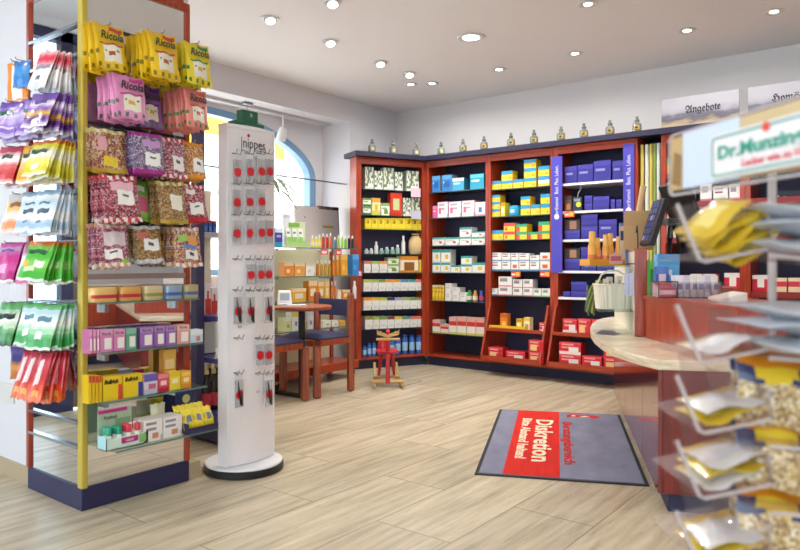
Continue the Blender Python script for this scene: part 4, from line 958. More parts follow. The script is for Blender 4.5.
for i, (u0, u1, v, a, d) in enumerate(((88.5, 91.5, 376, edge, 'slim yellow'), (92, 95, 376, edge, 'slim yellow'), (95.5, 98.5, 376, edge, 'slim yellow'), (99, 102, 376, edge, 'slim yellow'), (103, 122.4, 376.5, ytall('#D8412E'), 'yellow and red'), (123, 142.6, 374.5, ytall('#2E3FA0'), 'yellow and blue'), (144, 157.6, 374, art('#D6CDE0', '#6A5AA8', .35, '#B9BACE', .2, '#C2607A', (.6, .3, .25, .18)), 'lilac and white'), (158.2, 169, 374, art('#D84A58', '#E88A92', .3, '#B5263A', .2, '#F0D2D2', (.5, .45, .3, .12)), 'red'), (169.6, 180.6, 372, art('#EBD23C', '#E5C22A', .2, None, .2, '#F2EBC0', (.5, .5, .3, .14)), 'yellow'), (181.2, 191, 371.5, art('#E7A832', '#F0C35A', .3, '#E0902A', .2, '#F3E2B8', (.5, .5, .3, .14)), 'amber'))):
    o = tput('pastille_carton', u0, u1, v, .505, -2.915, .055, a, '%s pastille carton, %s from corner post, third tower shelf' % (d, ORD[i + 1]), 'pastille cartons on the tower')
    if i in (4, 5): text('Bullrich', .026, mat('#1E1C14', .5), frame((-.008, -.0008, .083), (1, 0, 0), (0, 0, 1)), o, shear=.25, bold=.0012, width=.066)
tput('pastille_carton', 163.5, 176, 350, .505, -2.985, .04, art('#DB9B32', '#E6B85A', .3, None, .2, '#EED49A', (.5, .62, .35, .08), side='#C98A2A'), 'tall amber carton standing behind the row on the tower third shelf')
# bottom shelf
y0, d = on_tower(88, -2.83); y1, d1 = on_tower(128, -2.83)
r = thing('counter_display', (-2.83, 1.665, .3058), 'pale green cardboard counter display of mouth spray bottles on the tower bottom shelf', 'display box', None, PI / 2)
w = .2
obj('tray', MB().box((-w / 2, 0, 0), (w / 2, .07, .004), mat('#BFE0D6', .5)).box((-w / 2, 0, 0), (w / 2, .003, .05), mat('#CFE6DA', .5)).box((-w / 2, 0, .0), (-w / 2 + .003, .07, .06), mat('#A9D6DA', .5)).box((w / 2 - .003, 0, .0), (w / 2, .07, .06), mat('#A9D6DA', .5)), r, True)
obj('header_card', MB().box((-w / 2, .07, 0), (w * .3, .074, .165), mat('#A8C2A6', .5)).box((-w / 2, .066, .15), (w * .18, .0699, .165), mat('#B5277C', .5)).box((-w * .1, .068, .06), (w * .26, .0699, .12), mat('#7FA678', .5)), r, True)
text('Xylitol', .024, mat('#2F3A34', .5), frame((-.045, .0655, .13), (1, 0, 0), (0, 0, 1)), r)
obj('front_print', MB().box((-.03, -.0015, .02), (.05, -.0002, .045), mat('#B5277C', .5)).box((.055, -.0015, .01), (.09, -.0002, .045), mat('#7FB06A', .5)), r, True)
text('natur', .018, mat('#F2EAF0', .5), frame((.01, -.0022, .0325), (1, 0, 0), (0, 0, 1)), r)
for i in range(8):
    c = '#1F9A78' if i < 4 else '#D2344E'; x = -.078 + .045 * (i // 2) ; yv = .018 + .028 * (i % 2)
    o = link('mouth_spray', MB().lathe([(.013, 0), (.013, .052), (.008, .058)], mat('#E6EDE8', .35), 12).mesh('mouth_spray', None, True))
    link('cap', MB().lathe([(.0135, .0585), (.0135, .088), (.011, .092)], mat(c, .3), 12).mesh('cap', None, True), o)
    o.location = (-2.83 - yv, 1.665 + x, .3104)
    tag(o, 'mouth spray with %s cap, %s pair from corner post, %s, display box' % ('green' if i < 4 else 'red', ORD[i // 2 + 1], 'front' if i % 2 == 0 else 'back'), 'bottle', 'mouth sprays in the display box')
for i, (u, c) in enumerate(((131.5, '#E9D23A'), (136, '#DE5A3A'), (140.5, '#E5C437'))):
    y, d = on_tower(u, -2.85); o = bottle('drop_bottle', .013, .1, '#E9DDB8', '#EFEFEA', c); o.location = (-2.86, y, .3058)
    tag(o, 'small %s-wrapped drop bottle, %s of three beside the display box, bottom tower shelf' % (('yellow', 'red', 'amber')[i], ORD[i + 1]), 'bottle', 'drop bottles on the tower')
wc = art('#E9E6E4', None, .2, None, .2, '#C98A62', (.62, .26, .16, .1), '#8E8C94', '#DEDAD6')
tput('plaster_carton', 144, 162.6, 419.5, .305, -2.83, .09, wc, 'long white carton with small print beside the drop bottles, tower bottom shelf', 'white cartons on the tower')
tput('plaster_carton', 163.2, 182, 416.5, .305, -2.83, .09, wc, 'long white carton with small print at the far end of the tower bottom shelf', 'white cartons on the tower')

# ------------------------------------------------------------------ navy rack behind the tower
rk = thing('gondola_rack', (-3.75, 2.85, 0), 'navy steel rack with sloping trays behind the mirrored tower', 'shelving')
obj('upright', MB().box((-3.66, 2.575, .06), (-3.60, 2.635, 2.0), NAVY), rk, bevel=.004)
obj('upright', MB().box((-3.66, 2.98, .06), (-3.60, 3.04, 2.0), NAVY), rk, bevel=.004)
obj('back_panel', MB().box((-4.02, 2.635, .1), (-4.0, 2.98, 1.62), mat('#CDC4B0', .6)), rk)
obj('base', MB().box((-4.0, 2.636, 0.02), (-3.42, 2.979, .1), NAVY), rk)
for z, x1 in ((1.315, -3.62), (.79, -3.5), (.53, -3.5), (.2, -3.4)):
    obj('shelf', MB().box((-3.995, 2.64, z - .03), (x1, 2.975, z), mat('#3A3A78', .4) if z < 1 else mat('#A9A7AC', .3)), rk)
def rput(o, u, X, z, label, cat, group=None):
    p, d = on_X(u, X); o.location = (X, p.y, z + .0008); o.rotation_euler = (0, 0, PI / 2); return tag(o, label, cat, group)
# (shelf tops: 1.315 blue tins, .79 first-aid packs, .53 poster, .2 bottles)
for i, u in enumerate((201.5, 206, 210.5, 215)):
    o = carton('remedy_tin', .026, .06, .075, art('#2F58A8', '#B82A38', .3, None, .2, '#5A86C8', (.5, .3, .25, .2))); rput(o, u, -3.66, 1.315, 'small blue tin with red top, %s of four, grey rack shelf behind the tower' % ORD[i + 1], 'tin', 'blue tins on the navy rack')
for i, (u, h) in enumerate(((208, .2), (214.5, .17))):
    o = carton('first_aid_pack', .045, .06, h, art('#E9E4E2', None, .3, '#D23A32', .45, '#D23A32', (.5, .6, .14, .2))); rput(o, u, -3.7, .79 + .0, 'red and white first aid pack, %s of two on the navy rack behind the tower' % ORD[i + 1], 'pack', 'first aid packs on the navy rack')
pz = obj('notice_sheet', MB().box((-3.72, 2.66, .5315), (-3.712, 2.8, .75), mat('#D9DCD6', .5)))
tag(pz, 'framed white notice sheet standing on a rack shelf behind the tower', 'notice'); 
obj('frame', MB().box((-3.712, 2.66, .5315), (-3.708, 2.8, .54), NAVY).box((-3.712, 2.66, .74), (-3.708, 2.8, .75), NAVY), pz)
for i, (u, X) in enumerate(((206.5, -3.6), (213.8, -3.6), (209.5, -3.8), (216.5, -3.8))):
    o = link('juice_bottle', MB().lathe([(.03, 0), (.034, .008), (.034, .15), (.014, .2), (.013, .225)], mat('#231414', .15), 16).mesh('juice_bottle', None, True))
    link('cap', MB().lathe([(.0145, .226), (.0145, .25), (.012, .254)], mat('#D9C86A', .35), 12).mesh('cap', None, True), o)
    link('wrapper', MB().lathe([(.0345, .03), (.0345, .11)], mat('#A82434', .45), 16).mesh('wrapper', None, True), o)
    rput(o, u, X, .2, 'dark juice bottle with yellow cap, %s row, %s bottle, lowest rack shelf' % ('front' if i < 2 else 'back', ORD[i % 2 + 1]), 'bottle', 'juice bottles on the navy rack')
# tray of yellow packets at the far end of the tower's bottom shelf
r = thing('card_tray', (-2.9, 2.04, .3058), 'open navy card tray of yellow packets at the far end of the tower bottom shelf', 'tray', None, PI / 2)
obj('tray', MB().box((-.085, -.105, 0), (.085, .1, .004), NAVY).box((-.085, -.105, .0041), (.085, -.101, .03), NAVY).box((-.085, -.1009, .0041), (-.081, .1, .05), NAVY).box((.081, -.1009, .0041), (.085, .1, .05), NAVY), r, True)
obj('header_card', MB().box((-.02, .096, .0041), (.081, .1, .175), mat('#2A3468', .45)), r, True)
obj('emblem', MB().lathe([(.022, 0), (.022, .002)], mat('#D9D48A', .5), 20, Matrix.Translation((.04, .0958, .13)) @ Matrix.Rotation(PI / 2, 4, 'X')), r, True)
pa = deco(grad((0, '#E8D22E')), [(.3, .72, .3, .7, '#6E7484'), (.38, .6, .4, .6, '#C9CED6'), (.0, .2, .4, .7, '#C9A820')])
for i in range(6):
    o = link('throat_packet', bag_mesh(.06, .1, .03, pa, 10, 12, seed=i)); c_, rr_ = divmod(i, 2)
    o.location = (-2.865 - .06 * rr_, 1.985 + .055 * c_, .413 + .012 * rr_); o.rotation_euler = (-math.radians(24), 0, PI / 2 + .08 * (c_ - 1))
    tag(o, 'yellow packet with grey picture, %s row, %s from white cartons, navy card tray' % ('front' if rr_ == 0 else 'back', ORD[c_ + 1]), 'packet', 'yellow packets in the card tray')
o = link('throat_packet', bag_mesh(.08, .13, .03, grad((0, '#E3CF3A'), (.5, '#F0E9C8')), 10, 12, seed=9)); o.location = (-2.99, 1.915, .44); o.rotation_euler = (-.1, 0, PI / 2); tag(o, 'larger yellow and cream packet standing behind the white cartons on the tower bottom shelf', 'packet')

# ------------------------------------------------------------------ white column stand with manicure tools
cx, cy = -2.985, 2.44
cs = thing('column_stand', (cx, cy, 0), 'tall white column stand with round black-rimmed base and wire hooks', 'display stand')
obj('base', MB().lathe([(.208, 0), (.212, .004), (.212, .036), (.208, .04)], BLACK, 48), cs, True, smooth=True)
obj('base_plate', MB().lathe([(.206, .0402), (.208, .043), (.205, .05), (.12, .051)], mat('#E6E6EA', .3), 48), cs, True, smooth=True)
n = 14; prof = [(.062 + .028 * math.cos(PI * (k / n - .5)), -.155 + .31 * k / n) for k in range(n + 1)]
prof = [(x - .0, y) for x, y in prof] + [(-.008, .155), (-.008, -.155)]
obj('column', MB().prism(prof, .052, 1.83, mat('#ECE8EB', .3)), cs, True, bevel=.004)
obj('side_panel', MB().box((-.014, -.163, .052), (.064, -.1555, 1.855), mat('#F2F0F3', .3)), cs, True, bevel=.002)
obj('side_panel', MB().box((-.014, .1555, .052), (.064, .163, 1.855), mat('#F2F0F3', .3)), cs, True, bevel=.002)
obj('top_cap', MB().prism([(x * 1.0, y * .99) for x, y in prof], 1.8302, 1.85, mat('#EFEDF0', .3)), cs, True)
def face_x(y): return .062 + .028 * math.cos(PI * ((y + .155) / .31 - .5))
DK = mat('#3A3A40', .5)
text('nippes', .075, DK, frame((face_x(0) + .001, -.005, 1.755), (0, 1, 0), (0, 0, 1)), cs, width=.15)
obj('logo_line', MB().box((.088, -.09, 1.712), (.0905, -.045, 1.715), DK).box((.088, -.09, 1.712), (.0895, -.087, 1.785), DK), cs, True)
obj('logo_line', MB().box((.0895, .0, 1.722), (.0915, .08, 1.725), DK), cs, True)
obj('logo_dot', MB().lathe([(.009, 0), (.009, .002)], mat('#C9262E', .4), 14, Matrix.Translation((.0895, -.043, 1.797)) @ Matrix.Rotation(PI / 2, 4, 'Y')), cs, True)
text('MADE IN GERMANY', .02, mat('#8A8A92', .5), frame((.0912, .0, 1.685), (0, 1, 0), (0, 0, 1)), cs, width=.13)
obj('topper', MB().box((-.012, -.1, 1.8505), (.05, .1, 1.88), mat('#14603F', .45)).box((-.01, -.045, 1.8805), (.045, .06, 1.945), mat('#14603F', .45)), cs, True, bevel=.004)
obj('hinge', MB().box((.0455, .0, 1.91), (.048, .018, 1.93), STEEL), cs, True)
rows = [(155.5, (236.5, 247.5, 258.5, 268)), (185.5, (236, 247, 258.5, 268)), (216.5, (236, 247, 258.5, 268)), (261, (237, 248, 258, 267)), (292, (237, 248, 258, 267)), (340, (238, 257, 267)), (375, (238, 257, 267))]
filled = {0: (0, 1, 2, 3), 1: (0, 1, 2), 2: (0, 1, 2, 3), 3: (1, 2, 3), 4: (0, 1, 3), 5: (1, 2), 6: (0, 2)}
RED = mat('#D2202E', .35); SILV = mat('#9A9DA4', .25, .8); CARDW = mat('#E2E1E4', .45)
for i, (v, us) in enumerate(rows):
    for j, u in enumerate(us):
        y, d = on_X(u, cx + .085); y = y.y - cy; y = max(-.145, min(.135, y)); z = zat(v, d); fx = face_x(y)
        h = MB().tube([(fx, y - .018, z + .012), (fx + .03, y - .018, z + .004), (fx + .045, y - .018, z + .03)], .0022, WIRE, 5)
        h.tube([(fx, y + .012, z + .012), (fx + .03, y + .012, z + .004), (fx + .045, y + .012, z + .03)], .0022, WIRE, 5)
        h.box((fx - .001, y - .02, z + .009), (fx + .0015, y + .014, z + .014), WIRE)
        obj('hook', h, cs, True)
        if j in filled[i]:
            hgt = .145 if i < 3 else (.12 if i == 3 else .165 if i == 4 else .13 if i == 5 else .165)
            t = thing('manicure_packet', (cx + fx + .022, cy + y - .003, z - hgt - .002), 'clear packet with red disc and %s, %s row down, %s across, column stand' % (('nail clipper', 'nail scissors', 'nail nipper', 'metal file', 'black-handled tool', 'small clipper', 'black tweezers')[i], ORD[i + 1], ORD[j + 1]), 'packet', 'manicure packets on the column stand', PI / 2)
            w = .05
            obj('card', MB().box((-w / 2, .004, 0), (w / 2, .0055, hgt), CARDW), t, True)
            obj('pouch', MB().box((-w / 2, -.005, 0), (w / 2, .0035, hgt * .86), FILM), t, True)
            zc = hgt * .4
            obj('disc', MB().lathe([(.0235, 0), (.0235, .001)], RED, 20, Matrix.Translation((0, -.0052, zc)) @ Matrix.Rotation(PI / 2, 4, 'X') ), t, True)
            if i in (4, 6):
                obj('tool', MB().tube([(-.012, -.011, hgt * .82), (-.006, -.011, hgt * .5), (.006, -.011, hgt * .08)], [.002, .004, .005], BLACK, 8), t, True)
                obj('handle', MB().tube([(.01, -.011, hgt * .55), (.012, -.011, hgt * .05)], [.002, .004], BLACK, 8), t, True)
            elif i == 1 or i == 2:
                obj('tool', MB().tube([(-.008, 0, hgt * .8), (.002, 0, hgt * .45), (.008, 0, hgt * .1)], [.001, .0028, .003], SILV, 6).tube([(.008, -.0, hgt * .8), (-.002, -.0, hgt * .45), (-.008, 0, hgt * .1)], [.001, .0028, .003], SILV, 6), t, True)
            else:
                obj('tool', MB().tube([(0, 0, hgt * .78), (.001, 0, hgt * .3), (-.004, 0, hgt * .12)], [.003, .004, .002], SILV, 6), t, True)
obj('price_strip', MB().box((.0905, -.11, .95), (.0915, -.065, .958), CARDW), cs, True)
for z, y in ((.78, -.1), (.42, .02)): obj('price_strip', MB().box((.0865, y - .012, z), (.089 if abs(y) > .05 else .0915, y + .012, z + .012), mat('#C9C6CC', .5)), cs, True)

# ------------------------------------------------------------------ sun-care shelf on wheels in front of the window
SX = -4.55
su = thing('sun_care_shelf', (-4.72, 4.6, 0), 'glass-shelved unit of orange sun care in front of the arched window', 'shelving')
sy0, sy1 = 4.02, 5.12
CREAMP = mat('#EBDFC4', .5)
obj('plinth', MB().box((-4.92, sy0, .09), (-4.515, sy1, .165), MAHOGX), su, bevel=.004)
for x in (-4.88, -4.59):
    for y in (sy0 + .06, sy1 - .05):
        obj('caster', MB().lathe([(.036, -.015), (.04, -.01), (.04, .01), (.036, .015)], BLACK, 18, Matrix.Translation((x + .02, y, .041)) @ Matrix.Rotation(PI / 2, 4, 'Y')).box((x + .005, y - .012, .055), (x + .035, y + .012, .0898), STEEL), su)
obj('upright', MB().box((-4.92, sy0, .166), (-4.86, sy0 + .035, 1.27), MAHOG), su)
obj('upright', MB().box((-4.92, sy1 - .035, .166), (-4.86, sy1, 1.27), MAHOG), su)
obj('back_panel', MB().box((-4.9, sy0 + .036, .166), (-4.88, sy1 - .036, 1.25), CREAMP), su)
for i, z in enumerate((1.262, 1.0, .766, .51)):
    s = MB().box((-4.879, sy0 + .01, z - .008), (SX + .02, sy1 - .01, z), GLASS).box((SX + .0201, sy0 + .01, z - .009), (SX + .026, sy1 - .01, z), GEDGE)
    o = obj('shelf', s, su)
    for y in (sy0 + .2, sy1 - .2): obj('bracket', MB().box((-4.879, y, z - .03), (-4.7, y + .012, z - .0085), STEEL), o)
ZS = [1.262, 1.0, .766, .51]
def sput(o, u, X, z, label, cat='bottle', group='sun care on the glass unit'):
    p, d = on_X(u, X); o.location = (X, p.y, z + .0008); o.rotation_euler = (0, 0, PI / 2); return tag(o, label, cat, group)
def sbox(u0, u1, v, z, X, depth, a, label, name='sun_care_carton'):
    p0, d0 = on_X(u0, X); p1, d1 = on_X(u1, X); o = carton(name, p1.y - p0.y - .002, depth, zat(v, (d0 + d1) / 2) - z, a)
    return sput(o, (u0 + u1) / 2, X, z, label, 'carton')
SNAME = ['top', 'second', 'third', 'lowest']
def sbot(u, r, v, shelf, X, body, cap, label, lab=None):
    p, d = on_X(u, X); z = ZS[shelf]; o = bottle('spray_bottle', r, max(.06, zat(v, d) - z), body, cap, lab, .8)
    return sput(o, u, X, z, label)
for i, (u, c, cap, v, nm) in enumerate(((312.5, '#E9E23A', '#F0F0EA', 235.5, 'yellow'), (316.3, '#E5DA32', '#F0F0EA', 236.5, 'yellow'), (319.6, '#DDE04A', '#F0F0EA', 235, 'yellow'), (323.2, '#C8352E', '#EDEDE8', 233.5, 'red'), (327, '#C93A2A', '#EDEDE8', 234, 'red'), (330.5, '#DE6A2E', '#EDEDE8', 233, 'orange'), (335, '#5A86C0', '#EDEDE8', 237, 'blue'), (338.6, '#9CCB52', '#EDEDE8', 235, 'green'), (342, '#A8D45E', '#EDEDE8', 233.5, 'green'), (345.4, '#7FB84A', '#EDEDE8', 236, 'green'), (349, '#24323A', '#E6E6E0', 235, 'black'), (352.3, '#1E2C3A', '#E6E6E0', 236, 'black'))):
    sbot(u, .0155, v, 0, SX - .05, c, cap, '%s sun oil bottle, %s from the leaflet box, top glass shelf' % (nm, ORD[i + 1]), '#EFE7B0' if nm == 'yellow' else None)
for i, (u0, u1, v, c1, c2, nm) in enumerate(((284.5, 294, 262.5, '#DE8A32', '#EBD9B8', 'orange'), (294.6, 305, 263, '#E3A052', '#F0D9AE', 'pale orange'), (306, 315, 263, '#EDEAE4', '#D9D2C4', 'white'), (341, 347.6, 254.5, '#E8A63A', '#F0C46A', 'amber'), (352.5, 359, 254.5, '#2F86D0', '#5AA4E0', 'blue'))):
    sbox(u0, u1, v, 1.0, SX - .03, .07, art(c1, c2, .2, None, .2, c2, (.4, .4, .2, .14)), '%s sun care carton, %s from entrance end, second glass shelf' % (nm, ORD[i + 1]))
for i, (u, c, v) in enumerate(((317.6, '#C9822A', 260), (321.6, '#D9982A', 260.5), (325.6, '#D0A42A', 260), (329.6, '#C99A22', 260.5), (333.6, '#E58A2A', 255.5), (337.6, '#E8942E', 255.5))):
    sbot(u, .016, v, 1, SX - .05, c, '#F0EFEA', 'amber spray bottle, %s from entrance end, second glass shelf' % ORD[i + 1])
for i, (u0, u1, v, c1, nm) in enumerate(((292, 306.5, 288.5, '#EBB444', 'yellow'), (308.5, 317.5, 281, '#E58A2E', 'orange'), (318.2, 324.5, 281.5, '#E9A63A', 'light orange'), (325, 329.5, 281, '#EDC04A', 'golden'), (337.6, 341.4, 290, '#EDEBE6', 'white'), (342.4, 350, 290, '#E99A2E', 'deep orange'))):
    sbox(u0, u1, v, .766, SX - .03, .07, art(c1, '#F0D9AE', .2, None, .2, '#F3E6C8', (.5, .45, .25, .14)), '%s sun care carton, %s from entrance end, third glass shelf' % (nm, ORD[i + 1]))
for i, u in enumerate((331.8, 335.2)):
    sbot(u, .0135, 281.5, 2, SX - .05, '#E57A2A', '#F0E6DC', 'orange spray bottle, %s of two on the third glass shelf' % ORD[i + 1])
sbot(354.5, .022, 281, 2, SX - .04, '#E6EAEC', '#EDEFF0', 'white pump bottle at the cabinet end of the third glass shelf')
for i, (u0, u1, v, c1, c2, nm) in enumerate(((284, 291, 318, '#D9DCA0', '#EAEBDD', 'pale lime'), (291.8, 299, 312.5, '#E9E6E0', '#D9C94A', 'white and yellow'), (299.6, 306.6, 320, '#C9D27A', '#EAEBDD', 'lime'), (307.2, 313.4, 312.5, '#E9E6E4', '#DCDCE4', 'white'), (314, 322, 320.5, '#DDE0B4', '#EAEBDD', 'cream and lime'), (322.6, 331, 320.5, '#E4E4DC', '#EAEBDD', 'off-white'), (331.6, 338.6, 320.5, '#E6E3DC', '#DCDCD2', 'grey-white'), (339.2, 345.6, 320.5, '#EBA83A', '#F0C46A', 'amber'))):
    sbox(u0, u1, v, .51, SX - .03, .08, art(c1, c2, .3, None, .2, '#7F90B8' if nm.startswith('white') else '#9AA86A', (.6, .4, .16, .12)), '%s after-sun carton, %s from entrance end, lowest glass shelf' % (nm, ORD[i + 1]), 'after_sun_carton')
for i, (u0, u1) in enumerate(((320.5, 328), (336, 341.5))):
    p0, d = on_X(u0, SX + .03); p1, d = on_X(u1, SX + .03); w = p1.y - p0.y
    o = link('price_card', MB().box((-w / 2, -.002, -.055), (w / 2, 0, .0), mat('#D8434A', .5)).mesh('price_card'))
    obj('print', MB().box((-w * .35, -.0032, -.045), (w * .3, -.0021, -.02), mat('#F0DCD6', .5)), o, True)
    sput(o, (u0 + u1) / 2, SX + .029, 1.252, 'red price card hanging under the top glass shelf, %s of two' % ORD[i + 1], 'card', 'red price cards on the sun care unit')
# leaflet box, purple carton
p0, d = on_X(296, SX - .12)
r = thing('leaflet_box', (SX - .12, p0.y, 1.263), 'pale green leaflet dispenser holding white and green booklets on the top glass shelf', 'leaflet holder', None, PI / 2)
r.rotation_euler = (0, 0, PI / 2 - .35)
obj('back_card', MB().box((-.12, .06, 0), (.12, .066, .24), mat('#D9E6C0', .5)).box((-.12, .056, .19), (.06, .0599, .23), mat('#8CC152', .5)), r, True)
obj('tray', MB().box((-.12, -.04, 0), (.12, .0598, .006), mat('#E6EDDC', .5)).box((-.12, -.04, .0061), (.12, -.036, .05), mat('#B9D98A', .5)), r, True)
for i, x in enumerate((-.06, .0, .06)):
    o = thing('booklet', (0, 0, 0), 'slim white and green booklet, %s of three in the leaflet dispenser' % ORD[i + 1], 'booklet', 'booklets in the dispenser')
    Mx = r.matrix_basis @ Matrix.Translation((x, .0, .0075)) @ Matrix.Rotation(-.2, 4, 'X') ; o.matrix_basis = Matrix.Translation(r.location) @ Matrix.Rotation(PI / 2 - .35, 4, 'Z') @ Matrix.Translation((x, .01, .0085)) @ Matrix.Rotation(-.2, 4, 'X')
    obj('cover', MB().box((-.025, -.004, 0), (.025, .004, .17), mat('#ECEFE6', .4)), o, True)
    obj('print', MB().box((-.02, -.0052, .02), (.02, -.0042, .09), mat('#7FC04A', .45)).box((-.015, -.0052, .12), (.01, -.0042, .14), mat('#7A7F88', .45)), o, True)
sbox(275, 282.6, 228, 1.262, SX - .03, .07, art('#3E3F9A', '#DDE8F4', .25, '#2F9AC0', .3, '#B9A6DE', (.5, .6, .25, .06)), 'violet and blue carton at the entrance end of the top glass shelf')
sbox(283, 291, 214, 1.262, SX - .19, .03, art('#E4EBF2', '#C9D4E0', .1), 'tall pale carton behind the leaflet dispenser on the top glass shelf')
# grey board leaning at the window
r = thing('display_board', (-5.22, 5.28, 1.0005), 'large grey display board with brown and black top strip at the window sill', 'board', None, PI / 2)
Mb = Matrix.Rotation(-.06, 4, 'X')
obj('panel', MB().box((-.33, -.012, 0), (.33, .012, .72), mat('#C9C4C6', .5), Mb), r, True)
obj('top_strip', MB().box((.02, -.016, .7), (.33, .016, .735), mat('#7A5A52', .5), Mb).box((.14, -.0165, .702), (.18, .0165, .7352), mat('#3A4A66', .5), Mb).box((.24, -.0165, .702), (.33, .0165, .7352), mat('#1E2026', .5), Mb), r, True)
obj('edge', MB().box((.318, -.0125, 0), (.3305, .0125, .7), mat('#6E6A70', .4), Mb), r, True)
obj('print', MB().box((.07, -.0135, .5), (.24, -.0122, .525), mat('#B89A3A', .5), Mb).lathe([(.008, 0), (.008, .001)], BLACK, 10, Mb @ Matrix.Translation((-.19, -.0122, .6)) @ Matrix.Rotation(PI / 2, 4, 'X')), r, True)
# sill plant
p, d = on_X(262, -5.36)
r = thing('potted_plant', (-5.36, p.y, 1.0005), 'grey-green arching plant in a pot on the window sill, half hidden by the column', 'plant')
obj('pot', MB().lathe([(.07, 0), (.1, .16), (.105, .17), (.095, .17), (.09, .155)], mat('#B9A896', .6), 20), r, True, smooth=True)
obj('soil', MB().lathe([(.089, .14), (.089, .153)], mat('#3A2C22', .9), 16), r, True)
obj('stem', MB().tube([(0, 0, .15), (.01, .01, .5), (0, .0, .95)], [.02, .016, .012], mat('#6A5A42', .8), 8), r, True)
LF = mat('#7F8A74', .55)
for k in range(13):
    a = 2 * PI * k / 13 + .2; zz = .74 + .05 * (k % 5)
    m = MB(); ln = .42
    vs = []; N_ = 8
    for i in range(N_ + 1):
        t = i / N_; rr = ln * t; zc = zz + .16 * math.sin(t * 2.4) - .2 * t * t; wv = .036 * math.sin(PI * min(1, t * .92 + .08)) + .002
        dx, dy = math.cos(a), math.sin(a)
        for s in (-1, 0, 1): vs.append((dx * rr - dy * wv * s, dy * rr + dx * wv * s, zc - (0 if s else .008)))
    fs = []
    for i in range(N_):
        for s in (0, 1): q_ = 3 * i + s; fs.append((q_, q_ + 1, q_ + 4, q_ + 3))
    m.add(vs, fs, LF); obj('leaf', m, r, True, smooth=True)
# rod across the niche, ceiling track and spotlight
tag(obj('curtain_rod', MB().tube([(-5.2, 2.3, 1.995), (-5.2, 5.689, 1.995)], .009, STEEL, 10)), 'thin steel rod spanning the window niche', 'rod')
r = thing('track_spot', (-5.38, 4.9, SOF), 'white spotlight on a rail under the niche soffit', 'spotlight')
obj('rail', MB().box((-5.4, 2.5, SOF - .03), (-5.36, 5.6, SOF - .0005), mat('#CFCDD2', .4)), r)
p, d = on_X(283, -5.38)
obj('bracket', MB().box((-5.386, p.y - .006, SOF - .16), (-5.374, p.y + .006, SOF - .0305), WHITE), r)
obj('lamp_head', MB().lathe([(.035, 0), (.036, .005), (.05, .1), (.05, .14), (.044, .14)], WHITE, 18, Matrix.Translation((-5.38, p.y, SOF - .15)) @ Matrix.Rotation(PI + .25, 4, 'Y')), r, smooth=True)
pz, d = on_X(247, -5.3)
tag(obj('track_adapter', MB().box((-5.33, pz.y - .05, SOF - .022), (-5.27, pz.y + .05, SOF - .0005), mat('#8E8E92', .4)).box((-5.303, pz.y - .003, SOF - .11), (-5.297, pz.y + .003, SOF - .0221), STEEL)), 'small grey ceiling adapter with a hanging pin above the column stand', 'adapter')

# ------------------------------------------------------------------ chairs and table
SEAT = mat('#35355C', .8)
def chair(loc, rz, label):
    r = thing('side_chair', loc, label, 'chair', 'wooden chairs at the round table', rz)
    w, dp, s = .41, .415, .05
    for x in (-w / 2, w / 2):
        m = MB(); m.lathe([(.020, 0), (.036, .012), (.036, .4), (.036, .43)], CHAIRW, 8, Matrix.Translation((x, -dp / 2, 0)) @ Matrix.Rotation(PI / 8, 4, 'Z')); obj('leg', m, r, True)
        m = MB(); m.lathe([(.020, 0), (.034, .012), (.034, .835), (.024, .858)], CHAIRW, 8, Matrix.Translation((x, dp / 2, 0)) @ Matrix.Rotation(PI / 8, 4, 'Z')); obj('leg', m, r, True)
    for k, (a, b) in enumerate((((-w / 2 + .03, -dp / 2 - .014), (w / 2 - .03, -dp / 2 + .014)), ((-w / 2 + .03, dp / 2 - .014), (w / 2 - .03, dp / 2 + .014)), ((-w / 2 - .014, -dp / 2 + .03), (-w / 2 + .014, dp / 2 - .03)), ((w / 2 - .014, -dp / 2 + .03), (w / 2 + .014, dp / 2 - .03)))):
        obj('rail', MB().box((a[0], a[1], .425), (b[0], b[1], .475), CHAIRW), r, True, bevel=.004)
    c = MB(); g = 10; vs, fs = [], []
    for j in range(g + 1):
        for i in range(g + 1):
            x, y = i / g, j / g; e = min(1, 6 * min(x, 1 - x)) ** .5 * min(1, 6 * min(y, 1 - y)) ** .5 if 0 < x < 1 and 0 < y < 1 else 0
            vs.append(((x - .5) * (w + .03), (y - .5) * (dp - .04) - .012, .478 + .012 + .036 * e))
    for j in range(g):
        for i in range(g): q_ = j * (g + 1) + i; fs.append((q_, q_ + 1, q_ + g + 2, q_ + g + 1))
    o0 = len(vs); vs += [(x, y, .477) for x, y, z in vs[:]]
    ring = [i for i in range(g + 1)] + [(j + 1) * (g + 1) - 1 for j in range(1, g + 1)] + [g * (g + 1) + i for i in range(g - 1, -1, -1)] + [j * (g + 1) for j in range(g - 1, 0, -1)]
    for k in range(len(ring)): a, b = ring[k], ring[(k + 1) % len(ring)]; fs.append((b, a, o0 + a, o0 + b))
    fs.append(tuple(o0 + k for k in ring[::-1]))
    c.add(vs[:o0] + vs[o0:], fs, SEAT); obj('seat', c, r, True, smooth=True)
    b = MB(); n_ = 8
    pr = [((-w / 2 + .031) + (w - .062) * k / n_, dp / 2 + .018 * math.sin(PI * k / n_)) for k in range(n_ + 1)]
    b.prism([(x, y - .016) for x, y in pr] + [(x, y + .016) for x, y in pr[::-1]], .655, .80, SEAT); obj('backrest', b, r, True, bevel=.006)
    return r
chair((-4.265, 4.2875, 0), 0, 'reddish wooden chair with navy seat and its backrest towards the corner cabinet')
chair((-4.265, 3.735, 0), PI, 'reddish wooden chair with navy seat half hidden behind the white column')
tb = thing('round_table', (-4.17, 4.012, 0), 'small round wooden table on a black pedestal between two chairs', 'table')
obj('tabletop', MB().lathe([(.235, .735), (.25, .742), (.25, .762), (.244, .768)], CHAIRW, 48), tb, True, smooth=True)
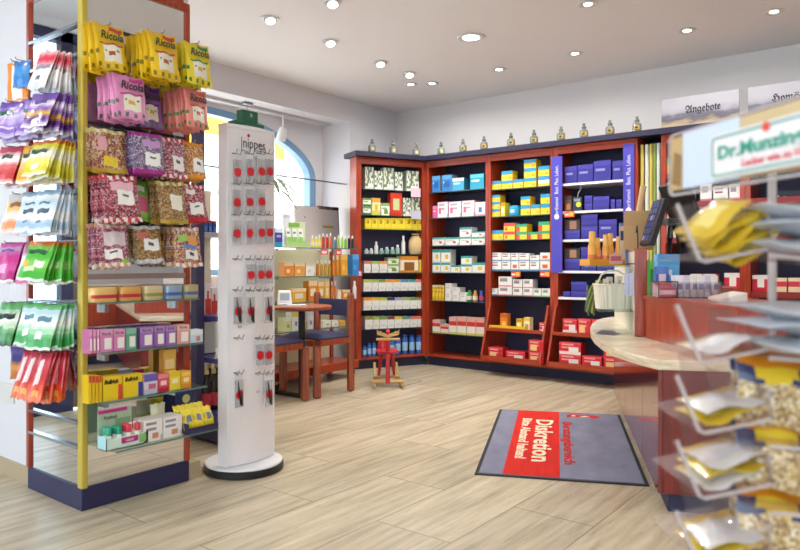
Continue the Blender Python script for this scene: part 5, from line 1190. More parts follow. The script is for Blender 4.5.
obj('pedestal', MB().lathe([(.028, .03), (.028, .72), (.07, .725), (.07, .7345)], BLACK, 20), tb, True, smooth=True)
obj('foot', MB().box((-.3, -.026, 0), (.06, .026, .03), BLACK), tb, True, bevel=.004)
bp_, d = on_X(279, -4.25)
r = thing('blood_pressure_monitor', (-4.25, 3.90, .7685), 'white wedge-shaped measuring device at the back of the round table', 'monitor', None, .9)
obj('body', MB().prism([(-.06, -.0), (.06, 0), (.06, .09), (-.06, .09)], 0, .02, mat('#E9EAEC', .3)).add([(-.06, .02, .0201), (.06, .02, .0201), (.06, .09, .0201), (-.06, .09, .0201), (-.05, .05, .12), (.05, .05, .12), (.05, .08, .125), (-.05, .08, .125)], [(0, 3, 2, 1), (4, 5, 6, 7), (0, 1, 5, 4), (1, 2, 6, 5), (2, 3, 7, 6), (3, 0, 4, 7)], mat('#E9EAEC', .3)), r, True, bevel=.008)
obj('display', MB().add([(-.04, .0255, .042), (.04, .0255, .042), (.038, .043, .1), (-.038, .043, .1)], [(0, 1, 2, 3)], mat('#A9B4BC', .2)), r, True)
o = link('leaflet', MB().box((-.1, -.07, 0), (.1, .07, .008), mat('#E9EAF0', .5)).box((-.1, -.07, .0081), (.1, .07, .009), mat('#3A4A96', .5)).box((-.06, -.05, .0091), (.09, .06, .0096), mat('#E4E6EE', .5)).mesh('leaflet'))
o.location = (-4.16, 3.92, .7688); o.rotation_euler = (0, 0, .7); tag(o, 'blue and white leaflet lying on the round table', 'leaflet')

# ------------------------------------------------------------------ rocking reindeer
RDW, PALE = mat('#C8202C', .3, 0, .3), wood('#B08A4A', '#D9B874', 5, 'X', .35, .2, 'pale_wood')
f = on_z(387, 384, 0); ang = math.atan2(f.y, f.x) - PI / 2 + .05
rd = thing('rocking_reindeer', (f.x, f.y, 0), 'small red rocking reindeer with pale wooden antlers and rockers', 'rocking toy', None, ang)
for sx in (-.115, .115):
    m = MB(); n_ = 14; pts = []
    for k in range(n_ + 1):
        t = -1 + 2 * k / n_; pts.append((sx * (1.0 + .08 * -t), .30 * t, .013 + .14 * max(0, t) ** 2.4 + .03 * max(0, -t) ** 2))
    m.tube(pts, .013, PALE, 8); obj('runner', m, rd, True, smooth=True)
for y, z, hw_ in ((-.14, .045, .145), (.1, .055, .125)):
    obj('crossbar', MB().tube([(-hw_, y, z), (hw_, y, z)], .016, PALE, 10), rd, True, smooth=True)
for sx in (-1, 1):
    obj('leg', MB().tube([(sx * .045, -.05, .29), (sx * .07, -.135, .05)], [.018, .013], RDW, 10) if sx == 9 else MB().tube([(sx * .05, .03, .29), (sx * .072, .1, .06)], [.018, .013], RDW, 10), rd, True, smooth=True)
obj('neck', MB().box((-.02, -.16, .03), (.02, -.115, .30), RDW).prism([(-.02, -.1149), (.02, -.1149), (.015, -.05), (-.015, -.05)], .2, .29, RDW), rd, True, bevel=.005)
obj('seat', MB().lathe([(.085, .29), (.105, .298), (.108, .312), (.09, .325), (.0, .33)], RDW, 24, None, 1.0, 1.25), rd, True, smooth=True)
hd = obj('head', MB().add([(-.02, -.16, .31), (.02, -.16, .31), (.02, -.11, .31), (-.02, -.11, .31), (-.018, -.19, .5), (.018, -.19, .5), (.016, -.13, .52), (-.016, -.13, .52)], [(0, 3, 2, 1), (4, 5, 6, 7), (0, 1, 5, 4), (1, 2, 6, 5), (2, 3, 7, 6), (3, 0, 4, 7)], RDW), rd, True, bevel=.006)
obj('back_hump', MB().lathe([(.055, .331), (.05, .38), (.03, .42), (.0, .432)], RDW, 16, Matrix.Translation((-.03, .03, 0)), 1, .5), rd, True, smooth=True)
m = MB(); top = []
for k in range(25):
    x = -.1 + .2 * k / 24; q_ = abs(x) / .1; top.append((x, .472 + .034 * q_ ** .7 + .02 * q_ * (.5 + .5 * math.cos(k * PI / 2))))
pl = [(-.1, .478), (-.05, .466), (0, .45), (.05, .466), (.1, .478)] + top[::-1]; nn = len(pl)
m.add([(x, -.215, z) for x, z in pl] + [(x, -.195, z) for x, z in pl], [tuple(range(nn)), tuple(range(2 * nn - 1, nn - 1, -1))] + [(i, nn + i, nn + (i + 1) % nn, (i + 1) % nn) for i in range(nn)], PALE)
obj('antlers', m, rd, True); obj('handle', MB().tube([(-.105, -.207, .437), (.105, -.207, .437)], .0115, PALE, 10), rd, True, smooth=True)

# floor hatch outline near the toy
hp = [on_z(330, 394, 0), on_z(363, 399, 0), on_z(422, 381, 0), on_z(396, 378, 0)]
hm = MB()
for a, b in zip(hp[:-1], hp[1:]):
    dd = (b - a).normalized(); nn_ = Vector((-dd.y, dd.x, 0)) * .004
    hm.add([a + nn_ + Vector((0, 0, .0012)), a - nn_ + Vector((0, 0, .0012)), b - nn_ + Vector((0, 0, .0012)), b + nn_ + Vector((0, 0, .0012))], [(0, 1, 2, 3)], mat('#5A4E3C', .7))
struct('trim_2', hm)

# ------------------------------------------------------------------ discretion mat
LD = Vector((-math.sin(math.radians(25.2)), math.cos(math.radians(25.2)), 0)); RD = Vector((LD.y, -LD.x, 0))
def fabric(h, name):
    m, n, l, b = newmat(name); tx = n.new('ShaderNodeTexNoise'); tx.inputs['Scale'].default_value = 160; tx.inputs['Detail'].default_value = 3
    t2 = n.new('ShaderNodeTexNoise'); t2.inputs['Scale'].default_value = 7; t2.inputs['Detail'].default_value = 5
    ad = n.new('ShaderNodeMath'); ad.operation = 'ADD'; l.new(tx.outputs['Fac'], ad.inputs[0]); l.new(t2.outputs['Fac'], ad.inputs[1])
    hf = n.new('ShaderNodeMath'); hf.operation = 'MULTIPLY'; hf.inputs[1].default_value = .5; l.new(ad.outputs[0], hf.inputs[0])
    cr = n.new('ShaderNodeValToRGB'); c = rgb(h); cr.color_ramp.elements[0].position = .3; cr.color_ramp.elements[1].position = .7
    cr.color_ramp.elements[0].color = tuple(x * .72 for x in c[:3]) + (1,); cr.color_ramp.elements[1].color = tuple(min(1, x * 1.2) for x in c[:3]) + (1,)
    l.new(hf.outputs[0], cr.inputs[0]); l.new(cr.outputs[0], b.inputs['Base Color']); b.inputs['Roughness'].default_value = .95; b.inputs['Specular IOR Level'].default_value = .1
    return m
c0 = on_z(474.5, 475, 0); MW, ML = .875, 1.65
mt = thing('floor_mat', (c0.x, c0.y, .0005), 'grey floor mat with red discretion notice beside the counter', 'mat', None, math.atan2(RD.y, RD.x))
FG, FR, FK = fabric('#84859A', 'grey_pile'), fabric('#D0342E', 'red_pile'), mat('#24242C', .8)
obj('backing', MB().box((0, 0, 0), (MW, ML, .006), FK), mt, True)
obj('pile', MB().box((.02, .02, .0061), (MW - .02, ML - .02, .009), FG), mt, True)
obj('red_field', MB().box((.145, .0201, .0092), (.44, ML - .0201, .0102), FR), mt, True)
PW = fabric('#E9DDC2', 'cream_pile'); PR = fabric('#C93A36', 'red_letter_pile')
def mtext(s, size, m, x, y0, y1, bold): text(s, size, m, frame((x, (y0 + y1) / 2, .0107), (0, -1, 0), (1, 0, 0)), mt, width=abs(y1 - y0), bold=bold)
mtext('Diskretion', .16, PW, .335, .29, 1.34, .004); mtext('Bitte Abstand halten!', .088, PW, .218, .33, 1.36, .0025); mtext('Beratungsbereich', .085, PR, .492, .27, 1.3, .0025)
em = MB(); q_ = [(.565, 1.46), (.6, 1.5), (.63, 1.475), (.67, 1.505), (.71, 1.48), (.76, 1.465), (.79, 1.5), (.80, 1.53), (.77, 1.56), (.6, 1.575), (.565, 1.54)]
em.prism([(x - .07, y + .0) for x, y in q_], .0092, .0104, PR); obj('emblem', em, mt, True)
obj('emblem_detail', MB().prism([(.58, 1.49), (.66, 1.50), (.62, 1.53)], .0105, .0112, PW).prism([(.53, 1.5), (.56, 1.51), (.55, 1.54), (.53, 1.54)], .0105, .0112, PW), mt, True)

# ------------------------------------------------------------------ service counter
CN = Vector((-.985, 3.125, 0))     # its corner nearest the entrance; LD runs along the customer front, RD across
ctr = thing('service_counter', CN, 'low counter with glossy dark red front panels on a black toe kick', 'counter', None, math.atan2(RD.y, RD.x))
CL, CWD, ZT = 2.45, 2.3, .645
ED = [0, .57, 1.02, 1.5, 1.98, 2.45]
for a, b in zip(ED[:-1], ED[1:]): obj('front_panel', MB().box((0, a + .0015, .095), (.02, b - .0015, ZT), MAHOGD), ctr, True, bevel=.0015)
obj('end_panel', MB().box((.0205, 0, .095), (CWD, .02, ZT), wood('#5A150F', '#7E2015', 4, 'Z', .3, .3, name='dark_mahogany')), ctr, True, bevel=.0015)
obj('carcass', MB().prism([(.021, .0205), (CWD, .0205), (CWD, .85), (1.15, .85), (1.15, CL), (.021, CL)], .095, ZT - .001, MAHOG), ctr, True)
obj('toe_kick', MB().prism([(.05, .055), (CWD - .02, .055), (CWD - .02, .82), (1.12, .82), (1.12, CL - .03), (.05, CL - .03)], 0, .0945, NAVYD), ctr, True)
def marble():
    m, n, l, b = newmat('cream_stone'); tc = n.new('ShaderNodeTexCoord')
    tx = n.new('ShaderNodeTexNoise'); tx.inputs['Scale'].default_value = 7; tx.inputs['Detail'].default_value = 8; tx.inputs['Distortion'].default_value = .6
    mp = n.new('ShaderNodeMapping'); mp.inputs['Scale'].default_value = (1, 1, 6); l.new(tc.outputs['Object'], mp.inputs[0]); l.new(mp.outputs[0], tx.inputs[0])
    cr = n.new('ShaderNodeValToRGB'); e = cr.color_ramp.elements; e[0].position = .3; e[0].color = rgb('#C9B894'); e[1].position = .68; e[1].color = rgb('#F0E6D2')
    l.new(tx.outputs['Fac'], cr.inputs[0]); l.new(cr.outputs[0], b.inputs['Base Color']); b.inputs['Roughness'].default_value = .28; b.inputs['Coat Weight'].default_value = .1; b.inputs['Coat Roughness'].default_value = .1
    return m
ST = marble()
fp = [(-.003, -.012), (-.04, .06), (-.10, .2), (-.16, .4), (-.20, .65), (-.225, .95), (-.23, 1.25), (-.22, 1.55), (-.195, 1.85), (-.155, 2.12), (-.10, 2.34), (-.02, 2.5), (.1, 2.6), (.26, 2.64), (1.2, 2.64), (1.2, .9), (CWD, .9), (CWD, -.012)]
top = MB().prism(fp, ZT + .0005, .69, ST)
wt = obj('worktop', top); wt.location = CN; wt.rotation_euler = (0, 0, math.atan2(RD.y, RD.x)); wt.data.transform(Matrix.Identity(4))
b_ = wt.modifiers.new('edge', 'BEVEL'); b_.width = .006; b_.segments = 2; b_.limit_method = 'ANGLE'
tag(wt, 'polished cream stone worktop with a curved front edge on the red counter', 'worktop')
ZW = .6905
c2 = CN + RD * 2.34 + LD * .9; rz_ = math.atan2(RD.y, RD.x)
sc2 = thing('service_counter', c2, 'second red counter with cream stone top further along, towards the entrance', 'counter', None, rz_)
obj('carcass', MB().box((0, -2.6, .095), (.8, -.002, .82), MAHOG), sc2, True); obj('toe_kick', MB().box((.05, -2.55, 0), (.75, -.05, .0945), NAVYD), sc2, True)
o = obj('worktop', MB().box((-.04, -2.63, .8205), (.82, .0, .865), ST)); o.location = c2; o.rotation_euler = (0, 0, rz_); tag(o, 'cream stone worktop of the second red counter, reflected in the tower mirror', 'worktop')
# partition with white face and wooden front edge
PB = Vector((-1.405, 4.03, 0)); prz = math.atan2(RD.y, RD.x)
pt = thing('counter_partition', (PB.x, PB.y, ZW), 'white-faced partition with wooden front edge standing on the stone worktop', 'partition', None, prz)
obj('core', MB().box((.004, .014, 0), (.066, 1.45, .50), MAHOG), pt, True)
obj('face_panel', MB().box((0, .014, 0), (.0038, 1.45, .42), mat('#E6E0D2', .35)), pt, True)
obj('face_panel', MB().box((0, .014, .43), (.0038, 1.45, .50), mat('#E9E0CC', .35)), pt, True)
obj('front_edge', MB().box((0, 0, 0), (.07, .0138, .515), MAHOG), pt, True, bevel=.003)
obj('top_cap', MB().box((-.004, .0139, .5005), (.07, 1.45, .515), wood('#9A5A2A', '#C07A3E', 5, 'Y', name='light_wood')), pt, True)
for z, off in ((.145, 0), (.412, 0)):
    obj('shelf', MB().box((-.26 if z > .2 else -.2, .06, z - .008), (-.0005, .62, z), clear('green_glass', '#E4F1EA', .08)).box((-.262 if z > .2 else -.202, .06, z - .009), (-.2605 if z > .2 else -.2005, .62, z), mat('#3F9A66', .2)), pt, True)
# raised cabinet behind the partition edge
P1, P2 = Vector((-1.325, 3.985, 0)), Vector((-.68, 3.25, 0))
rz2 = math.atan2((P2 - P1).y, (P2 - P1).x); WL = (P2 - P1).length
rc = thing('till_cabinet', (P1.x, P1.y, ZW), 'raised red wooden till cabinet standing on the stone worktop', 'cabinet', None, rz2)
obj('body', MB().box((0, .0, 0), (WL, .42, .225), MAHOG), rc, True); obj('top_board', MB().box((-.01, -.012, .2255), (WL, .43, .243), MAHOGX), rc, True, bevel=.002)
ZK = ZW + .2435
def kput(o, x, y, label, cat, group=None, rz=0, z=0):
    p = P1 + Vector((math.cos(rz2), math.sin(rz2), 0)) * x + Vector((-math.sin(rz2), math.cos(rz2), 0)) * y
    o.location = (p.x, p.y, ZK + z); o.rotation_euler = (0, 0, rz2 + rz); return tag(o, label, cat, group)
TT = RV * 1.372 + FV * 3.66
def tput2(o, x, y, z, rz, label, cat, group=None):
    p = TT + RV * x + FV * y; o.location = (p.x, p.y, ZK + z); o.rotation_euler = (0, 0, TH + rz); return tag(o, label, cat, group)
r = tput2(thing('tube_tray', (0, 0, 0), None, None), 0, 0, 0, 0, 'clear acrylic tray with dark edges full of cream tubes on the till cabinet', 'tray')
TW = .335
ac = MB().box((0, 0, .0005), (TW, .13, .004), ACRYL).box((0, 0, .0041), (TW, .003, .085), ACRYL).box((0, .127, .0041), (TW, .13, .085), ACRYL).box((0, .0031, .0041), (.003, .1269, .085), ACRYL).box((TW - .003, .0031, .0041), (TW, .1269, .085), ACRYL).box((.1, .0031, .0041), (.103, .1269, .085), ACRYL)
obj('tray', ac, r, True)
ek = MB(); ex = mat('#3A2A34', .3)
for x in (0, .0995, TW - .0025):
    ek.box((x - .001, -.001, 0), (x + .0035, .0035, .085), ex); ek.box((x - .001, -.001, .0851), (x + .0035, .131, .089), ex)
ek.box((-.001, -.0012, 0), (TW + .001, .0036, .004), ex); ek.box((-.001, -.0012, .0851), (.103, .0036, .0892), ex)
obj('edging', ek, r, True)
for i in range(5):
    tput2(carton('cream_carton', .085, .018, .05 + .006 * i, art('#E6C9D2', '#C2304A', .3, '#D23A5A', .3, '#F0E6E8', (.5, .5, .3, .1))), .052, .01 + .0215 * i, .005, 0, 'pink and red carton, %s from the front, acrylic tray' % ORD[i + 1], 'carton', 'pink cartons in the acrylic tray')
def tube(col, lab):
    m = MB(); h, n_ = .115, 14; vs, fs = [], []
    for j in range(7):
        t = j / 6; a_, b_2 = .017 + .006 * t, .017 * (1 - t) + .001
        for k in range(n_): an_ = 2 * PI * k / n_; vs.append((a_ * math.cos(an_), b_2 * math.sin(an_), .022 + (h - .022) * t))
    for j in range(6): fs += [(j * n_ + k, j * n_ + (k + 1) % n_, (j + 1) * n_ + (k + 1) % n_, (j + 1) * n_ + k) for k in range(n_)]
    fs += [tuple(range(n_ - 1, -1, -1)), tuple(6 * n_ + k for k in range(n_))]
    o = link('cream_tube', m.add(vs, fs, mat(col, .25)).mesh('cream_tube', None, True))
    link('cap', MB().lathe([(.014, 0), (.015, .004), (.015, .0215)], mat(lab, .3), 14).mesh('cap', None, True), o)
    link('wrapper', MB().box((-.012, -.0185, .04), (.012, -.0165, .07), mat('#7F8CC0', .35)).mesh('wrapper'), o)
    return o
for i in range(6):
    tput2(tube(('#E6E4EA', '#CFCEDC', '#E9E6E2')[i % 3], '#DDDCE2'), .124 + .0375 * i, .035, .0045, .15 * (i % 3 - 1), 'white and lilac cream tube, %s from partition, front row, acrylic tray' % ORD[i + 1], 'tube', 'cream tubes in the acrylic tray')
for i in range(6):
    tput2(tube(('#DCDCE6', '#E9E6E2')[i % 2], '#C9C8D4'), .124 + .0375 * i, .095, .0045, 0, 'white cream tube, %s from partition, back row, acrylic tray' % ORD[i + 1], 'tube', 'cream tubes in the acrylic tray')
tput2(carton('information_box', .125, .05, .235, art('#5FA9DC', '#4F9AD2', .3, '#3A5A9A', .25, '#DCECF6', (.4, .6, .3, .04), '#CFE6F4')),   .13, .2, .001, .05, 'light blue information box standing behind the acrylic tray', 'box')
tput2(carton('information_box', .07, .03, .165, art('#3F5AA8', '#5A7AC2', .2, None, .2, '#E0C9CE', (.5, .6, .3, .2))),   .075, .145, .001, 0, 'small dark blue box with pale picture behind the acrylic tray', 'box')
tput2(link('green_box', carton_mesh(.05, .05, .2, art('#3FA04A', '#7FC85A', .25)).mesh('green_box')),   .085, .29, .001, 0, 'slim green box beside the partition on the till cabinet', 'box')
# open booklet / pad further along the cabinet
r = kput(thing('card_reader', (0, 0, 0), None, None), .66, .12, 'pale card reader with dark display lying on the till cabinet', 'card reader', None, -.2)
obj('body', MB().add([(-.1, -.06, .001), (.1, -.06, .001), (.1, .06, .001), (-.1, .06, .001), (-.1, -.06, .02), (.1, -.06, .02), (.1, .06, .05), (-.1, .06, .05)], [(0, 3, 2, 1), (4, 5, 6, 7), (0, 1, 5, 4), (1, 2, 6, 5), (2, 3, 7, 6), (3, 0, 4, 7)], mat('#DDD6CE', .4)), r, True, bevel=.006)
obj('display', MB().box((-.04, -.045, 0), (.04, .0, .003), BLACK, Matrix.Translation((0, 0, .0285)) @ Matrix.Rotation(.245, 4, 'X')), r, True)
# wicker basket on the lower green shelf
def pp(x, y, z): # partition frame to world
    q_ = PB + RD * x + LD * y; return Vector((q_.x, q_.y, ZW + z))
b0 = pp(-.105, .23, .146)
bk = thing('wicker_basket', b0, 'white wicker basket on the green-edged glass shelf by the partition', 'basket', None, prz + .35)
WK = mat('#E6E2D2', .6)
n_ = 40; vs, fs = [], []; rings = 12
for j in range(rings + 1):
    t = j / rings
    for k in range(n_):
        a = 2 * PI * k / n_; ca, sa_ = math.cos(a), math.sin(a); e_ = .5
        X_ = math.copysign(abs(ca) ** e_, ca); Y_ = math.copysign(abs(sa_) ** e_, sa_)
        bm_ = .005 if k % 2 else 0
        s_ = .88 + .12 * t
        vs.append(((.108 * s_ + bm_) * X_, (.07 * s_ + bm_) * Y_, .001 + .145 * t))
for j in range(rings): fs += [(j * n_ + k, j * n_ + (k + 1) % n_, (j + 1) * n_ + (k + 1) % n_, (j + 1) * n_ + k) for k in range(n_)]
fs.append(tuple(range(n_ - 1, -1, -1)))
obj('body', MB().add(vs, fs, WK), bk, True)
obj('rim', MB().tube([(.112 * math.copysign(abs(math.cos(a)) ** .5, math.cos(a)), .074 * math.copysign(abs(math.sin(a)) ** .5, math.sin(a)), .15) for a in [2 * PI * k / 32 + .001 for k in range(33)]], .007, WK, 8), bk, True, smooth=True)
obj('handle', MB().tube([(-.1, .0, .15), (-.075, 0, .21), (-.03, 0, .235), (.03, 0, .235), (.075, 0, .21), (.1, 0, .15)], .006, WK, 8), bk, True, smooth=True)
for i, (x, y, h, c, lb) in enumerate(((-.055, -.02, .2, '#E0D3A8', 'beige'), (-.01, .02, .21, '#E9E4DA', 'white'), (.038, -.015, .215, '#EDEAE4', 'cream'), (-.07, .03, .19, '#C9B26A', 'straw'))):
    o = carton('soap_packet', .035, .022, h - .02, art(c, None, .2, None, .2, '#C9A0A0', (.5, .7, .2, .12)))
    o.location = b0 + Matrix.Rotation(prz + .35, 3, 'Z') @ Vector((x, y, .006)); o.rotation_euler = (0, 0, prz + .35 + .3 * (i - 1.5)); tag(o, '%s packet poking out of the white wicker basket' % lb, 'packet', 'packets in the wicker basket')
# lilac leaflet pocket hooked on the partition, dried bundle, white strip
o = thing('leaflet_pocket', pp(-.05, .03, .19), 'translucent lilac leaflet pocket hanging at the partition edge beside the basket', 'pocket', None, prz)
obj('pocket', MB().box((-.005, -.024, .05), (.045, -.02, .18), mat('#BFC0DC', .3)).box((-.005, .0, .05), (.045, .004, .18), mat('#C9CAE2', .3)).box((-.005, -.0199, .05), (.045, -.0001, .054), mat('#BFC0DC', .3)), o, True)
obj('fold', MB().box((.016, -.0255, .05), (.02, -.0241, .18), mat('#9A9BC0', .3)), o, True)
obj('hook', MB().tube([(.03, .002, .181), (.034, .002, .2), (.044, .014, .2)], .003, WIRE, 6), o, True)
db = thing('herb_bundle', pp(-.215, .35, .14), 'bundle of dried green herbs hanging from the glass shelf end', 'herb bundle', None, prz)
rnd = random.Random(3); 
for i in range(14):
    a = rnd.uniform(0, 2 * PI); q1 = (.03 * math.cos(a), .03 * math.sin(a), -.03 + rnd.uniform(-.02, .02)); q2 = (.02 * math.cos(a + 2), .024 * math.sin(a + 2), .13 + rnd.uniform(-.03, .02))
    obj('stalk', MB().tube([(q1[0] - .02, q1[1], q1[2]), ((q1[0] + q2[0]) / 2 * 1.3 - .02, (q1[1] + q2[1]) / 2 * 1.3, .05), (q2[0] - .02, q2[1], q2[2])], [.006, .009, .004], mat(('#6E7A42', '#8A9A5A', '#4F5E36', '#A8A06A')[i % 4], .8), 6), db, True)
obj('tie', MB().tube([(.0, 0, .11), (.012, 0, .136), (.016, 0, .14)], .003, mat('#D98A4A', .6), 6), db, True)
# orange tray of sun sprays on the upper green shelf
t0 = pp(-.15, .33, .4128)
tr = thing('bottle_tray', t0, 'orange display tray on the upper glass shelf by the partition', 'tray', None, prz + .6)
OR2 = mat('#E59A1E', .4)
obj('tray', MB().box((-.15, -.05, 0), (.13, .05, .006), OR2).box((-.15, -.05, .0061), (.13, -.046, .04), OR2).box((-.15, .046, .0061), (.13, .05, .04), OR2).box((-.15, -.0459, .0061), (-.146, .0459, .04), OR2).box((.126, -.0459, .0061), (.13, .0459, .04), OR2), tr, True)
obj('print', MB().box((.0, -.0515, .01), (.1, -.0502, .075), mat('#E3B8A8', .5)).box((.01, -.0525, .03), (.09, -.0516, .06), mat('#C9607A', .5)), tr, True)
for i, (x, y, h, r_) in enumerate(((-.1, -.01, .21, .026), (.0, -.015, .19, .022), (.058, .014, .2, .022), (.1, -.015, .18, .021), (-.035, .022, .17, .02))):
    b = MB().lathe([(r_, .0), (r_ * 1.05, .005), (r_ * .98, h * .55), (r_ * .8, h * .62)], mat('#F0AC48', .3), 16)
    o = link('sun_spray', b.mesh('sun_spray', None, True))
    link('cap', MB().lathe([(r_ * .82, h * .625), (r_ * .72, h * .97), (r_ * .62, h)], mat('#F0BE5E' if i else '#F0B654', .3), 16).mesh('cap', None, True), o)
    link('wrapper', MB().lathe([(r_ * 1.06, h * .1), (r_ * 1.05, h * .3)], mat('#D9782A', .35), 16).mesh('wrapper', None, True), o)
    o.location = t0 + Matrix.Rotation(prz + .6, 3, 'Z') @ Vector((x, y, .0068)); tag(o, ('tall golden spray bottle standing apart in the orange tray', 'slim golden spray bottle, front middle of the orange tray', 'golden spray bottle at the back beside the print, orange tray', 'short golden spray bottle at the counter end of the orange tray', 'short golden spray bottle hidden at the back of the orange tray')[i], 'bottle', 'golden sprays in the orange tray')
o = obj('ceramic_mark', MB().prism([(-.21, 1.1), (-.1, 1.02), (-.06, 1.12), (-.09, 1.3), (-.16, 1.34)], ZW - .0003, ZW + .0007, mat('#5E4A48', .3)))
o.location = CN; o.rotation_euler = (0, 0, prz); o.name = 'counter_leaflet'; tag(o, 'dark flat leaflet lying on the rounded end of the stone worktop', 'leaflet')
# till screens and cardboard box on the partition top
def screen(loc, rz, tilt, w, h, label, ui):
    r = thing('till_screen', loc, label, 'monitor', 'till screens behind the partition', rz)
    Mx = Matrix.Translation((0, 0, .26)) @ Matrix.Rotation(tilt, 4, 'X')
    obj('housing', MB().box((-w / 2, 0, 0), (w / 2, .035, h), BLACK, Mx), r, True, bevel=.006)
    s_ = MB().box((-w / 2 + .012, -.002, .012), (w / 2 - .012, -.0003, h - .012), mat('#232A4E', .2), Mx)
    obj('display', s_, r, True)
    if ui:
        u_ = MB()
        for a in range(3):
            for b in range(6): u_.box((-w / 2 + .03 + .05 * a, -.0035, .03 + .042 * b), (-w / 2 + .07 + .05 * a, -.0022, .06 + .042 * b), mat('#2F4488' if (a * 5 + b * 3) % 7 else '#93A2C4', .3), Mx)
        obj('keypad_icons', u_, r, True)
    obj('stand', MB().tube([(0, .21, .012), (0, .21, .3), (0, .2, .42)], .018, mat('#4A4648', .4, .3), 10), r, True, smooth=True)
    obj('base', MB().lathe([(.1, 0.001), (.1, .01), (.03, .016)], BLACK, 24, Matrix.Translation((0, .21, 0))), r, True)
    obj('arm', MB().box((-.02, .1, .38), (.02, .26, .42), mat('#7A7472', .35, .4)).box((-.2, .24, .385), (.02, .265, .415), mat('#7A7472', .35, .4)), r, True)
    return r
sh = thing('back_bench', (0, 0, 0), 'dark red work bench behind the partition holding the till screens', 'bench')
bx = [PB + RD * .16 + LD * .25, PB + RD * .62 + LD * .25, PB + RD * .62 + LD * 1.4, PB + RD * .16 + LD * 1.4]
sh.location = (bx[0].x, bx[0].y, ZW)
obj('body', MB().prism([(p.x, p.y) for p in bx], ZW, ZW + .28, MAHOG), sh)
ZBn = ZW + .2805
def ray_at(u, d): p = ray(u) * d; return p
q = ray_at(644, 4.2); screen((q.x, q.y, ZBn), math.radians(-56), -.3, .22, .29, 'slim till screen seen edge-on with blue icons above the partition', True)
q = ray_at(698, 4.3); screen((q.x, q.y, ZBn), math.radians(146), -.42, .25, .42, 'black till screen seen from behind on a grey arm', False)
cb = thing('cardboard_box', pp(.06, .5, .5157), 'open tan cardboard box on top of the partition', 'box', None, prz)
KB = mat('#CFA878', .75)
obj('body', MB().box((-.09, -.16, 0), (.09, .16, .004), KB).box((-.09, -.16, .0041), (.09, -.156, .15), KB).box((-.09, .156, .0041), (.09, .16, .15), KB).box((-.09, -.1559, .0041), (-.086, .1559, .15), KB).box((.086, -.1559, .0041), (.09, .1559, .15), KB), cb, True)
obj('flap', MB().box((-.09, 0, 0), (.09, .1, .003), KB, Matrix.Translation((0, -.16, .1505)) @ Matrix.Rotation(2.0, 4, 'X')), cb, True)
o = link('paper_roll', MB().lathe([(.02, 0), (.02, .42), (.012, .42), (.012, .4)], mat('#D9B98A', .6), 14).mesh('paper_roll', None, True)); q = pp(.045, .52, .521)
o.location = q; o.rotation_euler = (.16, .22, 0); tag(o, 'tan paper roll leaning in the cardboard box on the partition', 'paper roll')
r = thing('tablet_stand', pp(-.02, .36, .4135), 'blue-backed upright advertising card on the upper glass shelf beside the sprays', 'card', None, prz + .25)
obj('card', MB().box((-.035, 0, 0), (.03, .012, .27), mat('#6F86C0', .4)), r, True); obj('print', MB().box((-.035, -.0015, .03), (.0, -.0002, .25), mat('#D9C2A8', .4)).box((-.03, -.0025, .16), (-.005, -.0016, .22), mat('#3A3A6A', .4)), r, True)
o = obj('power_cord', MB().tube([pp(.04, .2, .515) + Vector((0, 0, .004)), pp(.04, .2, .57), pp(.04, .24, .66), pp(.04, .3, .62)], .004, BLACK, 6), smooth=True); tag(o, 'black power cord rising in a loop from the partition top', 'cord')

# ------------------------------------------------------------------ acrylic packet stand close to the viewer
ps = RV * .654 + FV * 1.22; srz = TH
st = thing('packet_stand', (ps.x, ps.y, 0), 'clear acrylic packet stand with tilted trays and a lettered header beside the counter', 'display stand', None, srz)
EDGE = clear('acrylic_edge', '#DCD4D4', .6, .2, .03)
obj('base', MB().lathe([(.2, .0), (.2, .012), (.19, .016)], ACRYL, 40, Matrix.Translation((.04, .1, 0))), st, True)
obj('pole', MB().lathe([(.008, .0165), (.008, 1.3)], EDGE, 14, Matrix.Translation((.085, .15, 0))), st, True, smooth=True)
hd0 = Vector((-.1355, .107, 0)); hdir = Vector((.196, -.98, 0)).normalized(); hz = math.atan2(hdir.y, hdir.x)
Mh = Matrix.Translation(hd0) @ Matrix.Rotation(hz, 4, 'Z')     # local x along the header, -y towards the aisle
def rrect(x0, x1, z0, z1, r, n=6):
    out = []
    for cx_, cz_, a0 in ((x1 - r, z1 - r, 0), (x0 + r, z1 - r, 90), (x0 + r, z0 + r, 180), (x1 - r, z0 + r, 270)):
        for k in range(n + 1): a = math.radians(a0 + 90 * k / n); out.append((cx_ + r * math.cos(a), cz_ + r * math.sin(a)))
    return out
def plate(mb, poly, y0, y1, m, M):
    nn = len(poly); mb.add([(x, y0, z) for x, z in poly] + [(x, y1, z) for x, z in poly], [tuple(range(nn)), tuple(range(2 * nn - 1, nn - 1, -1))] + [(i, nn + i, nn + (i + 1) % nn, (i + 1) % nn) for i in range(nn)], m, M)
def border(mb, poly, poly2, y0, y1, m, M):
    nn = len(poly); mb.add([(x, y0, z) for x, z in poly] + [(x, y0, z) for x, z in poly2] + [(x, y1, z) for x, z in poly] + [(x, y1, z) for x, z in poly2],
        [f_ for i in range(nn) for f_ in ((i, (i + 1) % nn, nn + (i + 1) % nn, nn + i), (2 * nn + i, 3 * nn + i, 3 * nn + (i + 1) % nn, 2 * nn + (i + 1) % nn), (i, 2 * nn + i, 2 * nn + (i + 1) % nn, (i + 1) % nn), (nn + i, nn + (i + 1) % nn, 3 * nn + (i + 1) % nn, 3 * nn + i))], m, M)
h = MB(); plate(h, rrect(0, .5, 1.25, 1.362, .014), 0, .004, ACRYL, Mh); ho = obj('header', h, st, True)
